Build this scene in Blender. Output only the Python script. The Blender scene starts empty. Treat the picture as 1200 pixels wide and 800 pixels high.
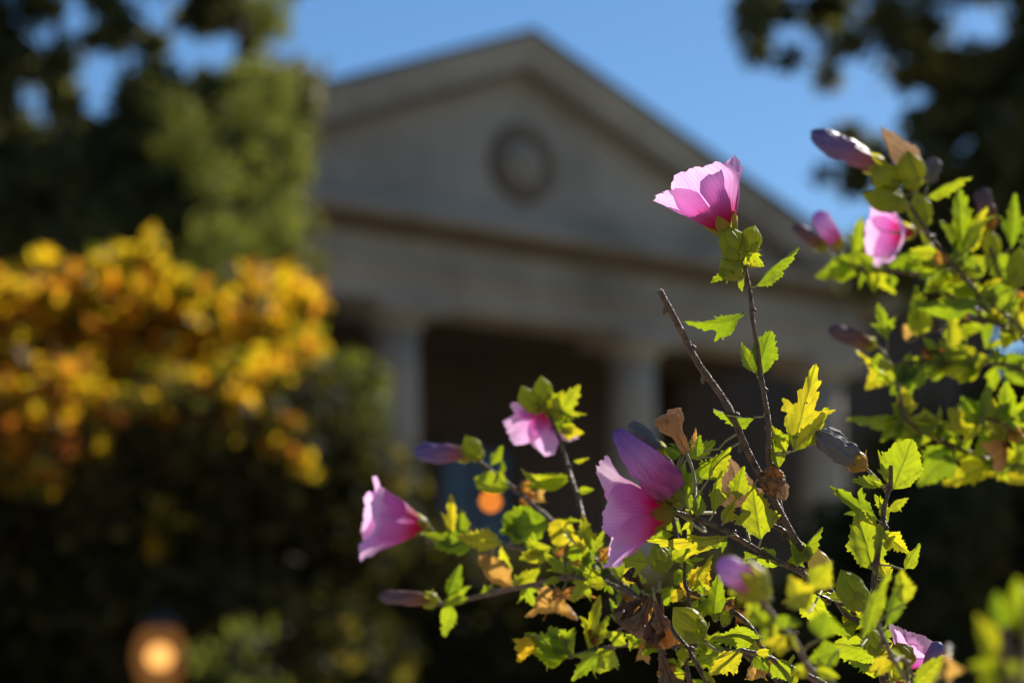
import bpy, math, random
import numpy as np
from mathutils import Vector, Matrix, noise as mnoise

# ------------------------------------------------------------------ camera, sky, sun, exposure
S = bpy.context.scene
COL = S.collection
R = math.radians
PITCH = R(10.4)
F = 2833.0                                   # focal length in photo pixels (85 mm on a 36 mm sensor, 1200 px wide)
CAM = Vector((0, 0, 1.5))
FWD = Vector((0, math.cos(PITCH), math.sin(PITCH)))
UP = Vector((0, -math.sin(PITCH), math.cos(PITCH)))
RIGHT = Vector((1, 0, 0))
FOCUS = 1.55

cam_data = bpy.data.cameras.new("camera")
cam = bpy.data.objects.new("camera", cam_data)
COL.objects.link(cam)
cam.location = CAM
cam.rotation_euler = (R(90) + PITCH, 0, 0)
cam_data.sensor_width = 36
cam_data.lens = 85
cam_data.clip_start = 0.05
cam_data.clip_end = 5000
cam_data.dof.use_dof = True
cam_data.dof.focus_distance = FOCUS
cam_data.dof.aperture_fstop = 5.6
S.camera = cam

SUN_AZ, SUN_EL = 37.0, 41.0
w = bpy.data.worlds.new("World")
S.world = w
w.use_nodes = True
nt = w.node_tree
bg = nt.nodes["Background"]
sky = nt.nodes.new("ShaderNodeTexSky")
sky.sky_type = 'NISHITA'
sky.sun_disc = False
sky.sun_elevation = R(SUN_EL)
sky.sun_rotation = R(SUN_AZ)
sky.air_density = 1.0
sky.dust_density = 0.2
sky.ozone_density = 4.0
hs = nt.nodes.new("ShaderNodeHueSaturation")
hs.inputs["Saturation"].default_value = 1.18
hs.inputs["Value"].default_value = 1.04
nt.links.new(sky.outputs[0], hs.inputs["Color"])
nt.links.new(hs.outputs[0], bg.inputs[0])
bg.inputs[1].default_value = 0.075

sl = bpy.data.lights.new("sun", 'SUN')
sl.energy = 5.0
sl.angle = R(0.5)
sl.color = (1.0, 0.93, 0.82)
so = bpy.data.objects.new("sun", sl)
COL.objects.link(so)
TO_SUN = Vector((math.sin(R(SUN_AZ)) * math.cos(R(SUN_EL)), math.cos(R(SUN_AZ)) * math.cos(R(SUN_EL)), math.sin(R(SUN_EL))))
so.rotation_euler = (-TO_SUN).to_track_quat('-Z', 'Y').to_euler()
so.location = (0, 0, 30)

S.render.engine = 'CYCLES'
S.cycles.use_denoising = True
S.cycles.max_bounces = 8
S.cycles.transparent_max_bounces = 12
S.view_settings.view_transform = 'Standard'
S.view_settings.look = 'None'
S.view_settings.gamma = 1
S.view_settings.exposure = 0.5


def at(px, py, d):
    """the point seen at photo pixel (px, py), d metres along the view axis"""
    px, py, d = float(px), float(py), float(d)
    return CAM + d * (FWD + (px - 600) / F * RIGHT - (py - 400) / F * UP)


def dirpx(dx, dy, dz=0.0):
    """direction: dx right, dy down in the picture, dz towards the camera"""
    return (dx * RIGHT - dy * UP - dz * FWD).normalized()


def proj(p):
    q = p - CAM
    d = q.dot(FWD)
    return 600 + F * q.dot(RIGHT) / d, 400 - F * q.dot(UP) / d, d


# ------------------------------------------------------------------ materials
def new_mat(name):
    m = bpy.data.materials.new(name)
    m.use_nodes = True
    n = m.node_tree
    n.nodes.clear()
    return m, n, n.nodes, n.links


def ramp(N, stops, interp='LINEAR'):
    r = N.new("ShaderNodeValToRGB")
    e = r.color_ramp.elements
    while len(e) < len(stops):
        e.new(0.5)
    for el, (p, c) in zip(e, stops):
        el.position = p
        el.color = (*c, 1)
    r.color_ramp.interpolation = interp
    return r


def noise_tex(N, L, scale, detail=4, coord="Object", rough=0.55):
    tc = N.new("ShaderNodeTexCoord")
    t = N.new("ShaderNodeTexNoise")
    t.inputs["Scale"].default_value = scale
    t.inputs["Detail"].default_value = detail
    t.inputs["Roughness"].default_value = rough
    L.new(tc.outputs[coord], t.inputs["Vector"])
    return t


def mixc(N, L, a, b, fac, mode='MIX'):
    m = N.new("ShaderNodeMix")
    m.data_type = 'RGBA'
    m.blend_type = mode
    for sock, v in ((m.inputs[6], a), (m.inputs[7], b), (m.inputs[0], fac)):
        if isinstance(v, bpy.types.NodeSocket):
            L.new(v, sock)
        elif isinstance(v, (int, float)):
            sock.default_value = v
        else:
            sock.default_value = (*v, 1)
    return m.outputs[2]


def solid(name, c0, c1, scale, rough=0.8, bump=0.0, spec=0.3, metallic=0.0):
    m, n, N, L = new_mat(name)
    t = noise_tex(N, L, scale, 6)
    r = ramp(N, [(0.3, c0), (0.7, c1)])
    L.new(t.outputs[0], r.inputs[0])
    p = N.new("ShaderNodeBsdfPrincipled")
    p.inputs["Roughness"].default_value = rough
    p.inputs["Specular IOR Level"].default_value = spec
    p.inputs["Metallic"].default_value = metallic
    L.new(r.outputs[0], p.inputs["Base Color"])
    if bump:
        b = N.new("ShaderNodeBump")
        b.inputs["Strength"].default_value = bump
        b.inputs["Distance"].default_value = 0.02
        L.new(t.outputs[0], b.inputs["Height"])
        L.new(b.outputs[0], p.inputs["Normal"])
    o = N.new("ShaderNodeOutputMaterial")
    L.new(p.outputs[0], o.inputs[0])
    return m


def emit(name, c, s):
    m, n, N, L = new_mat(name)
    e = N.new("ShaderNodeEmission")
    e.inputs[0].default_value = (*c, 1)
    e.inputs[1].default_value = s
    o = N.new("ShaderNodeOutputMaterial")
    L.new(e.outputs[0], o.inputs[0])
    return m


def thin(name, refl_stops, trans_stops, tfac=0.55, rough=0.45, spec=0.4, vein=0.0, mottled=0.0, island=False, nscale=60, sheen=0.0, bump=0.0, spots=0.0):
    """thin plant tissue: reflects one colour and lets another through; the shade varies from leaf to leaf"""
    m, n, N, L = new_mat(name)
    if island:
        g = N.new("ShaderNodeNewGeometry")
        rnd = g.outputs["Random Per Island"]
    else:
        oi = N.new("ShaderNodeObjectInfo")
        rnd = oi.outputs["Random"]
    t = noise_tex(N, L, nscale, 5)
    mth = N.new("ShaderNodeMath")
    mth.operation = 'MULTIPLY_ADD'
    mth.inputs[1].default_value = mottled
    L.new(t.outputs[0], mth.inputs[0])
    sub = N.new("ShaderNodeMath")
    sub.operation = 'SUBTRACT'
    L.new(rnd, sub.inputs[0])
    sub.inputs[1].default_value = mottled * 0.5
    L.new(sub.outputs[0], mth.inputs[2])
    r1 = ramp(N, refl_stops)
    r2 = ramp(N, trans_stops)
    L.new(mth.outputs[0], r1.inputs[0])
    L.new(mth.outputs[0], r2.inputs[0])
    c1, c2 = r1.outputs[0], r2.outputs[0]
    if vein:
        at_ = N.new("ShaderNodeAttribute")
        at_.attribute_name = "vein"
        sc = N.new("ShaderNodeMath")
        sc.operation = 'MULTIPLY'
        sc.inputs[1].default_value = vein
        L.new(at_.outputs["Fac"], sc.inputs[0])
        c2 = mixc(N, L, c2, (0.10, 0.16, 0.01), sc.outputs[0])
        c1 = mixc(N, L, c1, (0.16, 0.20, 0.06), sc.outputs[0])
    if spots:
        t2 = noise_tex(N, L, 170, 3)
        sp = N.new("ShaderNodeMapRange"); sp.inputs[1].default_value = spots; sp.inputs[2].default_value = spots + 0.04
        L.new(t2.outputs[0], sp.inputs[0])
        c1 = mixc(N, L, c1, (0.10, 0.055, 0.02), sp.outputs[0])
        c2 = mixc(N, L, c2, (0.12, 0.06, 0.01), sp.outputs[0])
    p = N.new("ShaderNodeBsdfPrincipled")
    p.inputs["Roughness"].default_value = rough
    p.inputs["Specular IOR Level"].default_value = spec
    L.new(c1, p.inputs["Base Color"])
    tr = N.new("ShaderNodeBsdfTranslucent")
    L.new(c2, tr.inputs[0])
    if bump:
        b = N.new("ShaderNodeBump")
        b.inputs["Strength"].default_value = bump
        b.inputs["Distance"].default_value = 0.001
        L.new(t.outputs[0], b.inputs["Height"])
        L.new(b.outputs[0], p.inputs["Normal"])
        L.new(b.outputs[0], tr.inputs["Normal"])
    mx = N.new("ShaderNodeMixShader")
    mx.inputs[0].default_value = tfac
    L.new(p.outputs[0], mx.inputs[1])
    L.new(tr.outputs[0], mx.inputs[2])
    o = N.new("ShaderNodeOutputMaterial")
    L.new(mx.outputs[0], o.inputs[0])
    return m


def petal_mat(name, c_edge, c_mid, c_eye, t_edge, t_mid, t_eye, tfac=0.6, rough=0.6):
    """attributes s (0 base .. 1 rim) and t (-1 .. 1 across) drive the coloured eye and the fine radiating veins"""
    m, n, N, L = new_mat(name)
    s = N.new("ShaderNodeAttribute"); s.attribute_name = "s"
    t = N.new("ShaderNodeAttribute"); t.attribute_name = "t"
    nz = noise_tex(N, L, 90, 4)
    # veins: sin(26 t) sharpened
    k = N.new("ShaderNodeMath"); k.operation = 'MULTIPLY_ADD'
    L.new(t.outputs["Fac"], k.inputs[0]); k.inputs[1].default_value = 62.0
    nk = N.new("ShaderNodeMath"); nk.operation = 'MULTIPLY'; nk.inputs[1].default_value = 9.0
    L.new(nz.outputs[0], nk.inputs[0]); L.new(nk.outputs[0], k.inputs[2])
    sn = N.new("ShaderNodeMath"); sn.operation = 'SINE'; L.new(k.outputs[0], sn.inputs[0])
    pw = N.new("ShaderNodeMapRange"); pw.inputs[1].default_value = 0.2; pw.inputs[2].default_value = 1.0
    L.new(sn.outputs[0], pw.inputs[0])
    # s shifted by veins so the eye bleeds outwards along them
    sv = N.new("ShaderNodeMath"); sv.operation = 'MULTIPLY_ADD'
    L.new(pw.outputs[0], sv.inputs[0]); sv.inputs[1].default_value = -0.10; L.new(s.outputs["Fac"], sv.inputs[2])
    r1 = ramp(N, [(0.0, c_eye), (0.22, c_eye), (0.42, c_mid), (0.95, c_edge)])
    r2 = ramp(N, [(0.0, t_eye), (0.24, t_eye), (0.52, t_mid), (0.95, t_edge)])
    L.new(sv.outputs[0], r1.inputs[0]); L.new(sv.outputs[0], r2.inputs[0])
    vd = N.new("ShaderNodeMath"); vd.operation = 'MULTIPLY'; vd.inputs[1].default_value = 0.17
    L.new(pw.outputs[0], vd.inputs[0])
    c1 = mixc(N, L, r1.outputs[0], c_eye, vd.outputs[0])
    c2 = mixc(N, L, r2.outputs[0], t_eye, vd.outputs[0])
    p = N.new("ShaderNodeBsdfPrincipled")
    p.inputs["Roughness"].default_value = rough
    p.inputs["Specular IOR Level"].default_value = 0.25
    L.new(c1, p.inputs["Base Color"])
    tr = N.new("ShaderNodeBsdfTranslucent"); L.new(c2, tr.inputs[0])
    mx = N.new("ShaderNodeMixShader"); mx.inputs[0].default_value = tfac
    L.new(p.outputs[0], mx.inputs[1]); L.new(tr.outputs[0], mx.inputs[2])
    o = N.new("ShaderNodeOutputMaterial"); L.new(mx.outputs[0], o.inputs[0])
    return m


M = {}
M['stone'] = solid('grey_stone', (0.50, 0.44, 0.37), (0.57, 0.50, 0.425), 1.2, 0.9, 0.2)
def stone_mat():
    m, n, N, L = new_mat('limestone')
    a = noise_tex(N, L, 0.45, 5); b = noise_tex(N, L, 6.0, 6)
    r = ramp(N, [(0.30, (0.24, 0.19, 0.14)), (0.5, (0.43, 0.345, 0.262)), (0.72, (0.55, 0.45, 0.345))])
    L.new(a.outputs[0], r.inputs[0])
    c = mixc(N, L, r.outputs[0], (0.33, 0.29, 0.24), 0.0)
    mr = N.new("ShaderNodeMapRange"); mr.inputs[1].default_value = 0.5; mr.inputs[2].default_value = 0.75; mr.inputs[4].default_value = 0.5
    L.new(b.outputs[0], mr.inputs[0])
    c = mixc(N, L, r.outputs[0], (0.27, 0.215, 0.165), mr.outputs[0])
    p = N.new("ShaderNodeBsdfPrincipled"); p.inputs["Roughness"].default_value = 0.9
    L.new(c, p.inputs["Base Color"])
    o = N.new("ShaderNodeOutputMaterial"); L.new(p.outputs[0], o.inputs[0])
    return m


M['stone'] = stone_mat()
M['stone_soffit'] = solid('soffit_shade_stone', (0.17, 0.115, 0.075), (0.24, 0.17, 0.11), 1.5, 0.9, 0.2)  # cornice shade and warm bounce put into a darker brown stone colour
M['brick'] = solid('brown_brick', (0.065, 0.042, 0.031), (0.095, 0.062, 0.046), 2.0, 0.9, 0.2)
M['roof'] = solid('roof_slate', (0.06, 0.06, 0.06), (0.10, 0.095, 0.09), 3.0, 0.8, 0.2)
M['dark_glass'] = solid('window_glass', (0.008, 0.010, 0.014), (0.014, 0.018, 0.024), 1.0, 0.15, 0, 0.5)
M['sky_painted_glass'] = solid('painted_sky_reflection', (0.006, 0.028, 0.085), (0.009, 0.04, 0.11), 1.0, 0.12, 0, 0.6)  # blue reflection of the sky painted into the glass colour
M['blue_paint'] = solid('blue_door_paint', (0.012, 0.07, 0.20), (0.018, 0.09, 0.24), 2.0, 0.35, 0, 0.4)
M['grass'] = solid('lawn', (0.03, 0.05, 0.012), (0.06, 0.085, 0.02), 0.8, 0.95, 0.3)
M['bounce_paving'] = solid('bounce_paving', (0.27, 0.24, 0.20), (0.35, 0.31, 0.26), 1.5, 0.9, 0.2)
M['bark'] = solid('tree_bark', (0.03, 0.022, 0.015), (0.08, 0.06, 0.045), 9.0, 0.95, 0.6)
M['metal'] = solid('dark_metal', (0.012, 0.012, 0.012), (0.025, 0.023, 0.02), 5.0, 0.45, 0, 0.4)
M['twig'] = solid('twig_bark', (0.06, 0.028, 0.015), (0.24, 0.135, 0.075), 170.0, 0.42, 0.8, 0.5)
M['green_twig'] = solid('green_twig', (0.20, 0.20, 0.05), (0.34, 0.26, 0.11), 120.0, 0.6, 0.3, 0.4)

YG = [(0.0, (0.055, 0.085, 0.010)), (0.4, (0.09, 0.12, 0.012)), (0.8, (0.16, 0.165, 0.016)), (1.0, (0.24, 0.20, 0.02))]
YT = [(0.0, (0.27, 0.38, 0.006)), (0.4, (0.44, 0.53, 0.008)), (0.8, (0.62, 0.62, 0.010)), (1.0, (0.80, 0.64, 0.014))]
M['leaf'] = thin('hibiscus_leaf', YG, YT, 0.6, 0.36, 0.5, vein=0.75, mottled=0.6, nscale=45, bump=0.5, spots=0.70)
M['yellow_leaf'] = thin('yellow_leaf', [(0, (0.35, 0.22, 0.01)), (1, (0.40, 0.26, 0.02))], [(0, (0.85, 0.52, 0.02)), (1, (0.88, 0.60, 0.03))], 0.6, 0.5, 0.4, vein=0.2, mottled=0.3)
M['dry_leaf'] = thin('dry_leaf', [(0, (0.10, 0.045, 0.02)), (0.5, (0.22, 0.11, 0.04)), (1, (0.34, 0.20, 0.09))], [(0, (0.22, 0.08, 0.02)), (0.5, (0.62, 0.26, 0.03)), (1, (0.80, 0.46, 0.10))], 0.5, 0.5, 0.45, vein=.3, mottled=0.6, nscale=90, bump=0.6)
M['dry_flower'] = thin('dry_flower', [(0, (0.20, 0.13, 0.085)), (1, (0.46, 0.34, 0.23))], [(0, (0.55, 0.36, 0.2)), (1, (0.9, 0.7, 0.48))], 0.6, 0.75, 0.3, mottled=0.8, nscale=110, bump=0.7)
M['brown_dry_flower'] = thin('brown_dry_flower', [(0, (0.09, 0.045, 0.022)), (1, (0.26, 0.15, 0.08))], [(0, (0.25, 0.11, 0.04)), (1, (0.6, 0.34, 0.14))], 0.4, 0.5, 0.5, mottled=0.9, nscale=140, bump=0.8)
M['grey_flower'] = thin('grey_wilted_flower', [(0, (0.10, 0.095, 0.10)), (1, (0.20, 0.18, 0.18))], [(0, (0.12, 0.10, 0.11)), (1, (0.25, 0.22, 0.22))], 0.25, 0.7, 0.3, mottled=0.9, nscale=110, bump=0.7)
M['yellow_bud'] = thin('yellow_bud', [(0, (0.40, 0.32, 0.06)), (1, (0.5, 0.42, 0.12))], [(0, (0.8, 0.6, 0.08)), (1, (0.85, 0.7, 0.2))], 0.45, 0.5, 0.4, mottled=0.5)
M['calyx'] = thin('calyx', [(0, (0.15, 0.18, 0.018)), (1, (0.26, 0.27, 0.03))], [(0, (0.55, 0.60, 0.02)), (1, (0.78, 0.74, 0.03))], 0.55, 0.5, 0.4, mottled=0.5, nscale=70)
M['old_calyx'] = thin('old_calyx', [(0, (0.30, 0.17, 0.02)), (1, (0.38, 0.24, 0.04))], [(0, (0.7, 0.38, 0.03)), (1, (0.75, 0.45, 0.04))], 0.5, 0.5, 0.4, mottled=0.5, nscale=70)
M['petal'] = petal_mat('pink_petal', (0.56, 0.25, 0.47), (0.50, 0.16, 0.40), (0.40, 0.012, 0.10), (0.90, 0.57, 0.86), (0.85, 0.40, 0.76), (0.84, 0.04, 0.28), 0.66)
M['bud_petal'] = petal_mat('purple_rolled_petal', (0.20, 0.13, 0.32), (0.44, 0.25, 0.46), (0.36, 0.12, 0.28), (0.50, 0.34, 0.72), (0.90, 0.62, 0.90), (0.75, 0.22, 0.48), 0.6, 0.5)
M['blue_bud_petal'] = petal_mat('blue_rolled_petal', (0.13, 0.13, 0.27), (0.20, 0.14, 0.26), (0.26, 0.11, 0.13), (0.20, 0.20, 0.44), (0.36, 0.22, 0.40), (0.5, 0.16, 0.18), 0.4, 0.35)
M['brown_bud_petal'] = petal_mat('brown_rolled_petal', (0.14, 0.10, 0.12), (0.20, 0.12, 0.12), (0.25, 0.12, 0.06), (0.20, 0.13, 0.16), (0.30, 0.16, 0.16), (0.4, 0.18, 0.06), 0.35)

DK = [(0, (0.04, 0.045, 0.015)), (1, (0.12, 0.115, 0.045))]
M['dark_foliage'] = thin('dark_foliage', DK, [(0, (0.08, 0.09, 0.018)), (1, (0.30, 0.28, 0.07))], 0.45, 0.6, 0.25, island=True)
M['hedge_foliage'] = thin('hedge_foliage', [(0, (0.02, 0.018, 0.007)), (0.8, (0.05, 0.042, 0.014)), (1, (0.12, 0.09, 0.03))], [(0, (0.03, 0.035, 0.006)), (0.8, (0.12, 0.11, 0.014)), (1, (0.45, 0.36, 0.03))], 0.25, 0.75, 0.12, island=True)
M['sunlit_foliage'] = thin('sunlit_foliage', [(0, (0.05, 0.06, 0.014)), (0.5, (0.10, 0.11, 0.025)), (1, (0.15, 0.16, 0.04))], [(0, (0.10, 0.13, 0.02)), (0.5, (0.30, 0.33, 0.04)), (1, (0.50, 0.50, 0.07))], 0.48, 0.6, 0.2, island=True)  # lighter copy of the left tree's foliage, sunlight put into its colour
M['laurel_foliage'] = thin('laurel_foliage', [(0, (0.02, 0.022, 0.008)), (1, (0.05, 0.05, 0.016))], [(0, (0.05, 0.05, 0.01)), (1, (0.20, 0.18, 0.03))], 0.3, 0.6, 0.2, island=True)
M['bush_foliage'] = thin('bush_foliage', [(0, (0.035, 0.045, 0.012)), (1, (0.08, 0.085, 0.02))], [(0, (0.08, 0.10, 0.015)), (1, (0.30, 0.32, 0.03))], 0.4, 0.6, 0.2, island=True)
M['autumn_foliage'] = thin('autumn_foliage',
    [(0.0, (0.03, 0.03, 0.008)), (0.2, (0.07, 0.06, 0.012)), (0.38, (0.20, 0.11, 0.012)), (0.62, (0.25, 0.16, 0.012)), (0.82, (0.20, 0.07, 0.012)), (1.0, (0.09, 0.025, 0.015))],
    [(0.0, (0.08, 0.10, 0.008)), (0.2, (0.25, 0.26, 0.010)), (0.38, (0.92, 0.52, 0.012)), (0.62, (0.97, 0.72, 0.018)), (0.82, (0.85, 0.33, 0.02)), (1.0, (0.28, 0.06, 0.02))],
    0.68, 0.5, 0.3, island=True, mottled=0.9, nscale=1.6)


# ------------------------------------------------------------------ object helpers
WPOS = {}


def empty(name, loc, parent=None, rotz=0.0, label=None, cat=None, group=None):
    o = bpy.data.objects.new(name, None)
    COL.objects.link(o)
    loc = Vector(loc)
    WPOS[o.name] = loc
    if parent:
        o.parent = parent
        o.location = loc - WPOS[parent.name]
    else:
        o.location = loc
    o.rotation_euler.z = rotz
    o.empty_display_size = 0.05
    if label: o["label"] = label
    if cat: o["category"] = cat
    if group: o["group"] = group
    return o


def build(name, verts, faces, mat, parent=None, origin=None, smooth=True, attrs=None, label=None, cat=None, kind=None, group=None):
    """ONE mesh object; verts are in world space, origin becomes its own origin"""
    V = np.array([tuple(v) for v in verts], dtype=float) if not isinstance(verts, np.ndarray) else verts
    o0 = Vector(origin) if origin is not None else Vector((0, 0, 0))
    me = bpy.data.meshes.new(name)
    me.from_pydata((V - np.array(o0)).tolist(), [], faces)
    if smooth:
        me.polygons.foreach_set("use_smooth", [True] * len(me.polygons))
    if attrs:
        for k, a in attrs.items():
            A = me.attributes.new(k, 'FLOAT', 'POINT')
            A.data.foreach_set("value", np.asarray(a, dtype=np.float32))
    me.materials.append(M[mat])
    me.update()
    o = bpy.data.objects.new(name, me)
    COL.objects.link(o)
    WPOS[o.name] = o0
    if parent:
        o.parent = parent
        o.location = o0 - WPOS[parent.name]
    else:
        o.location = o0
    if label: o["label"] = label
    if cat: o["category"] = cat
    if kind: o["kind"] = kind
    if group: o["group"] = group
    return o


class MB:
    """collects boxes, prisms and lathes for one mesh (local coordinates of its parent)"""
    def __init__(self):
        self.v, self.f = [], []

    def add(self, v, f):
        b = len(self.v)
        self.v += [tuple(q) for q in v]
        self.f += [tuple(b + i for i in q) for q in f]
        return self

    def box(self, x0, x1, y0, y1, z0, z1):
        v = [(x, y, z) for z in (z0, z1) for y in (y0, y1) for x in (x0, x1)]
        return self.add(v, [(0, 2, 3, 1), (4, 5, 7, 6), (0, 1, 5, 4), (2, 6, 7, 3), (0, 4, 6, 2), (1, 3, 7, 5)])

    def prism_y(self, pts, y0, y1):
        """polygon in x,z (counter-clockwise seen from -y) extruded along y"""
        n = len(pts)
        v = [(x, y0, z) for x, z in pts] + [(x, y1, z) for x, z in pts]
        f = [tuple(range(n)), tuple(reversed(range(n, 2 * n)))]
        f += [(i, i + n, (i + 1) % n + n, (i + 1) % n) for i in range(n)]
        return self.add(v, f)

    def lathe(self, prof, cx=0, cy=0, n=32, ridges=0):
        v, f = [], []
        for r, z in prof:
            for k in range(n):
                a = 2 * math.pi * k / n
                v.append((cx + r * math.cos(a), cy + r * math.sin(a), z))
        for i in range(len(prof) - 1):
            for k in range(n):
                a, b = i * n + k, i * n + (k + 1) % n
                f.append((a, b, b + n, a + n))
        f.append(tuple(reversed(range(n))))
        f.append(tuple(range((len(prof) - 1) * n, len(prof) * n)))
        return self.add(v, f)

    def disc_y(self, prof, cx, cz, n=48):
        """lathe about an axis along -y: prof = (radius, y)"""
        v, f = [], []
        for r, y in prof:
            for k in range(n):
                a = 2 * math.pi * k / n
                v.append((cx + r * math.cos(a), y, cz + r * math.sin(a)))
        for i in range(len(prof) - 1):
            for k in range(n):
                a, b = i * n + k, i * n + (k + 1) % n
                f.append((a, b, b + n, a + n))
        f.append(tuple(reversed(range(n))))
        f.append(tuple(range((len(prof) - 1) * n, len(prof) * n)))
        return self.add(v, f)

    def link(self, name, mat, parent, smooth=False, label=None):
        me = bpy.data.meshes.new(name)
        me.from_pydata(self.v, [], self.f)
        if smooth:
            me.polygons.foreach_set("use_smooth", [True] * len(me.polygons))
        me.materials.append(M[mat])
        me.update()
        o = bpy.data.objects.new(name, me)
        COL.objects.link(o)
        o.parent = parent
        if label: o["label"] = label
        return o


def tube_data(pts, rad, n=10, lump=0.0, seed=0, cap=True):
    """tube along points with a radius per point"""
    P = [Vector(p) for p in pts]
    v, f = [], []
    ref = Vector((0.3, -0.8, 0.5)).normalized()
    for i, p in enumerate(P):
        t = (P[min(i + 1, len(P) - 1)] - P[max(i - 1, 0)]).normalized()
        x = ref.cross(t).normalized()
        y = t.cross(x)
        for k in range(n):
            a = 2 * math.pi * k / n
            r = rad[i]
            if lump:
                r *= 1 + lump * mnoise.noise(Vector((math.cos(a) * 1.3 + seed, math.sin(a) * 1.3, i * 0.55)))
            v.append(p + (x * math.cos(a) + y * math.sin(a)) * r)
    for i in range(len(P) - 1):
        for k in range(n):
            a, b = i * n + k, i * n + (k + 1) % n
            f.append((a, b, b + n, a + n))
    if cap:
        f.append(tuple(reversed(range(n))))
        f.append(tuple(range((len(P) - 1) * n, len(P) * n)))
    return v, f


def smooth_line(ctrl, step=6):
    """Catmull-Rom through rows of numbers"""
    C_ = np.array(ctrl, dtype=float)
    C_ = np.vstack([2 * C_[0] - C_[1], C_, 2 * C_[-1] - C_[-2]])
    out = []
    for i in range(1, len(C_) - 2):
        p0, p1, p2, p3 = C_[i - 1], C_[i], C_[i + 1], C_[i + 2]
        for k in range(step):
            t = k / step
            out.append(0.5 * (2 * p1 + (p2 - p0) * t + (2 * p0 - 5 * p1 + 4 * p2 - p3) * t * t + (3 * p1 - p0 - 3 * p2 + p3) * t ** 3))
    out.append(C_[-2])
    return np.array(out)


#==SETTING==
# ------------------------------------------------------------------ the setting: ground, added bounce sheet
def sheet(name, x0, x1, y0, y1, z, mat):
    return build(name, [(x0, y0, z), (x1, y0, z), (x1, y1, z), (x0, y1, z)], [(0, 1, 2, 3)], mat, kind='structure', smooth=False)


sheet('ground', -1500, 1500, -300, 3000, 0.0, 'grass')
sheet('bounce_plaza', -40, 60, -20, 33.0, 0.004, 'bounce_paving')  # unseen pale sheet added to bounce sunlight onto the shaded facade

# ------------------------------------------------------------------ the portico building
TH = R(35.5)
pc = at(625 - 34, 287, 39.2)
bld = empty('portico_building', (pc.x, pc.y, 0), rotz=TH,
            label='grey stone building with a pedimented portico on round columns and a round medallion', cat='building')
HW = 8.0                # half width to the tip of the cornice
Z_COL, Z_ARC, Z_FRI, Z_COR, Z_APEX = 8.85, 9.42, 9.86, 10.2, 13.48
slope = (Z_APEX - Z_COR) / HW

st = MB()
for i in range(7):
    st.box(-8.3 - 0.0, 8.3, -1.2 - 0.36 * (6 - i), 4.2, 0.17 * i + (0.002 if i else 0), 0.17 * (i + 1))
st.link('steps', 'stone', bld)
ZF = 1.19
COLS = (-6.4, -2.1, 2.62, 6.85)
for u in COLS:
    shaft = MB()
    prof = []
    for k in range(13):
        t = k / 12
        prof.append((0.47 - 0.075 * t - 0.03 * t * t, ZF + 0.34 + t * (Z_COL - 0.46 - ZF - 0.34)))
    col = empty('column', (pc.x, pc.y, 0)); col.parent = bld; col.location = (0, 0, 0)
    shaft.lathe(prof, u, 0.0, 40).link('shaft', 'stone', col, True)
    MB().box(u - 0.62, u + 0.62, -0.62, 0.62, ZF, ZF + 0.16).lathe([(0.58, ZF + 0.162), (0.60, ZF + 0.22), (0.56, ZF + 0.29), (0.49, ZF + 0.345)], u, 0, 40).link('base', 'stone', col)
    MB().lathe([(0.38, Z_COL - 0.458), (0.43, Z_COL - 0.44), (0.40, Z_COL - 0.40), (0.40, Z_COL - 0.33), (0.52, Z_COL - 0.20), (0.56, Z_COL - 0.17)], u, 0, 40) \
        .box(u - 0.66, u + 0.66, -0.6, 0.6, Z_COL - 0.168, Z_COL - 0.003).link('capital', 'stone', col)
# entablature
MB().box(-7.45, 7.45, -0.45, 0.5, Z_COL, Z_ARC - 0.33).box(-7.5, 7.5, -0.50, 0.5, Z_ARC - 0.328, Z_ARC - 0.10) \
    .box(-7.6, 7.6, -0.60, 0.5, Z_ARC - 0.098, Z_ARC).link('architrave', 'stone', bld)
MB().box(-7.45, 7.45, -0.44, 0.5, Z_ARC + 0.002, Z_FRI).link('frieze', 'stone', bld)
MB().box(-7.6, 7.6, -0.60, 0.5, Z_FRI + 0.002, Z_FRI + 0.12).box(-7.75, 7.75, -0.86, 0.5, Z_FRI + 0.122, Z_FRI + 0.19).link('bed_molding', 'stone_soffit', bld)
MB().box(-HW + 0.15, HW - 0.15, -0.92, 0.5, Z_FRI + 0.192, Z_COR - 0.12).box(-HW, HW, -1.0, 0.5, Z_COR - 0.118, Z_COR).link('cornice', 'stone', bld)
for s in (-1, 1):
    mb = MB()
    def band(lo, hi, y0, y1, x1):
        pts = [(0, Z_APEX + lo), (s * x1, Z_COR + slope * (HW - x1) + lo), (s * x1, Z_COR + slope * (HW - x1) + hi), (0, Z_APEX + hi)]
        mb.prism_y(pts if s < 0 else pts[::-1], y0, y1)
    band(-0.50, -0.18, -0.72, 0.4, HW - 0.05)
    band(-0.178, 0.02, -0.82, 0.4, HW + 0.1)
    mb.link('raking_cornice', 'stone', bld)
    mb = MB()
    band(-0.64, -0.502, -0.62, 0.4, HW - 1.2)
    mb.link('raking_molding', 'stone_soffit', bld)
    mb = MB()
    band(-0.74, -0.642, -0.5, 0.4, HW - 1.7)
    mb.link('raking_molding', 'stone', bld)
MB().prism_y([(-6.9, Z_COR + 0.004), (6.9, Z_COR + 0.004), (0, Z_APEX - 0.5)], -0.36, 0.5).link('tympanum', 'stone', bld)
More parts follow.
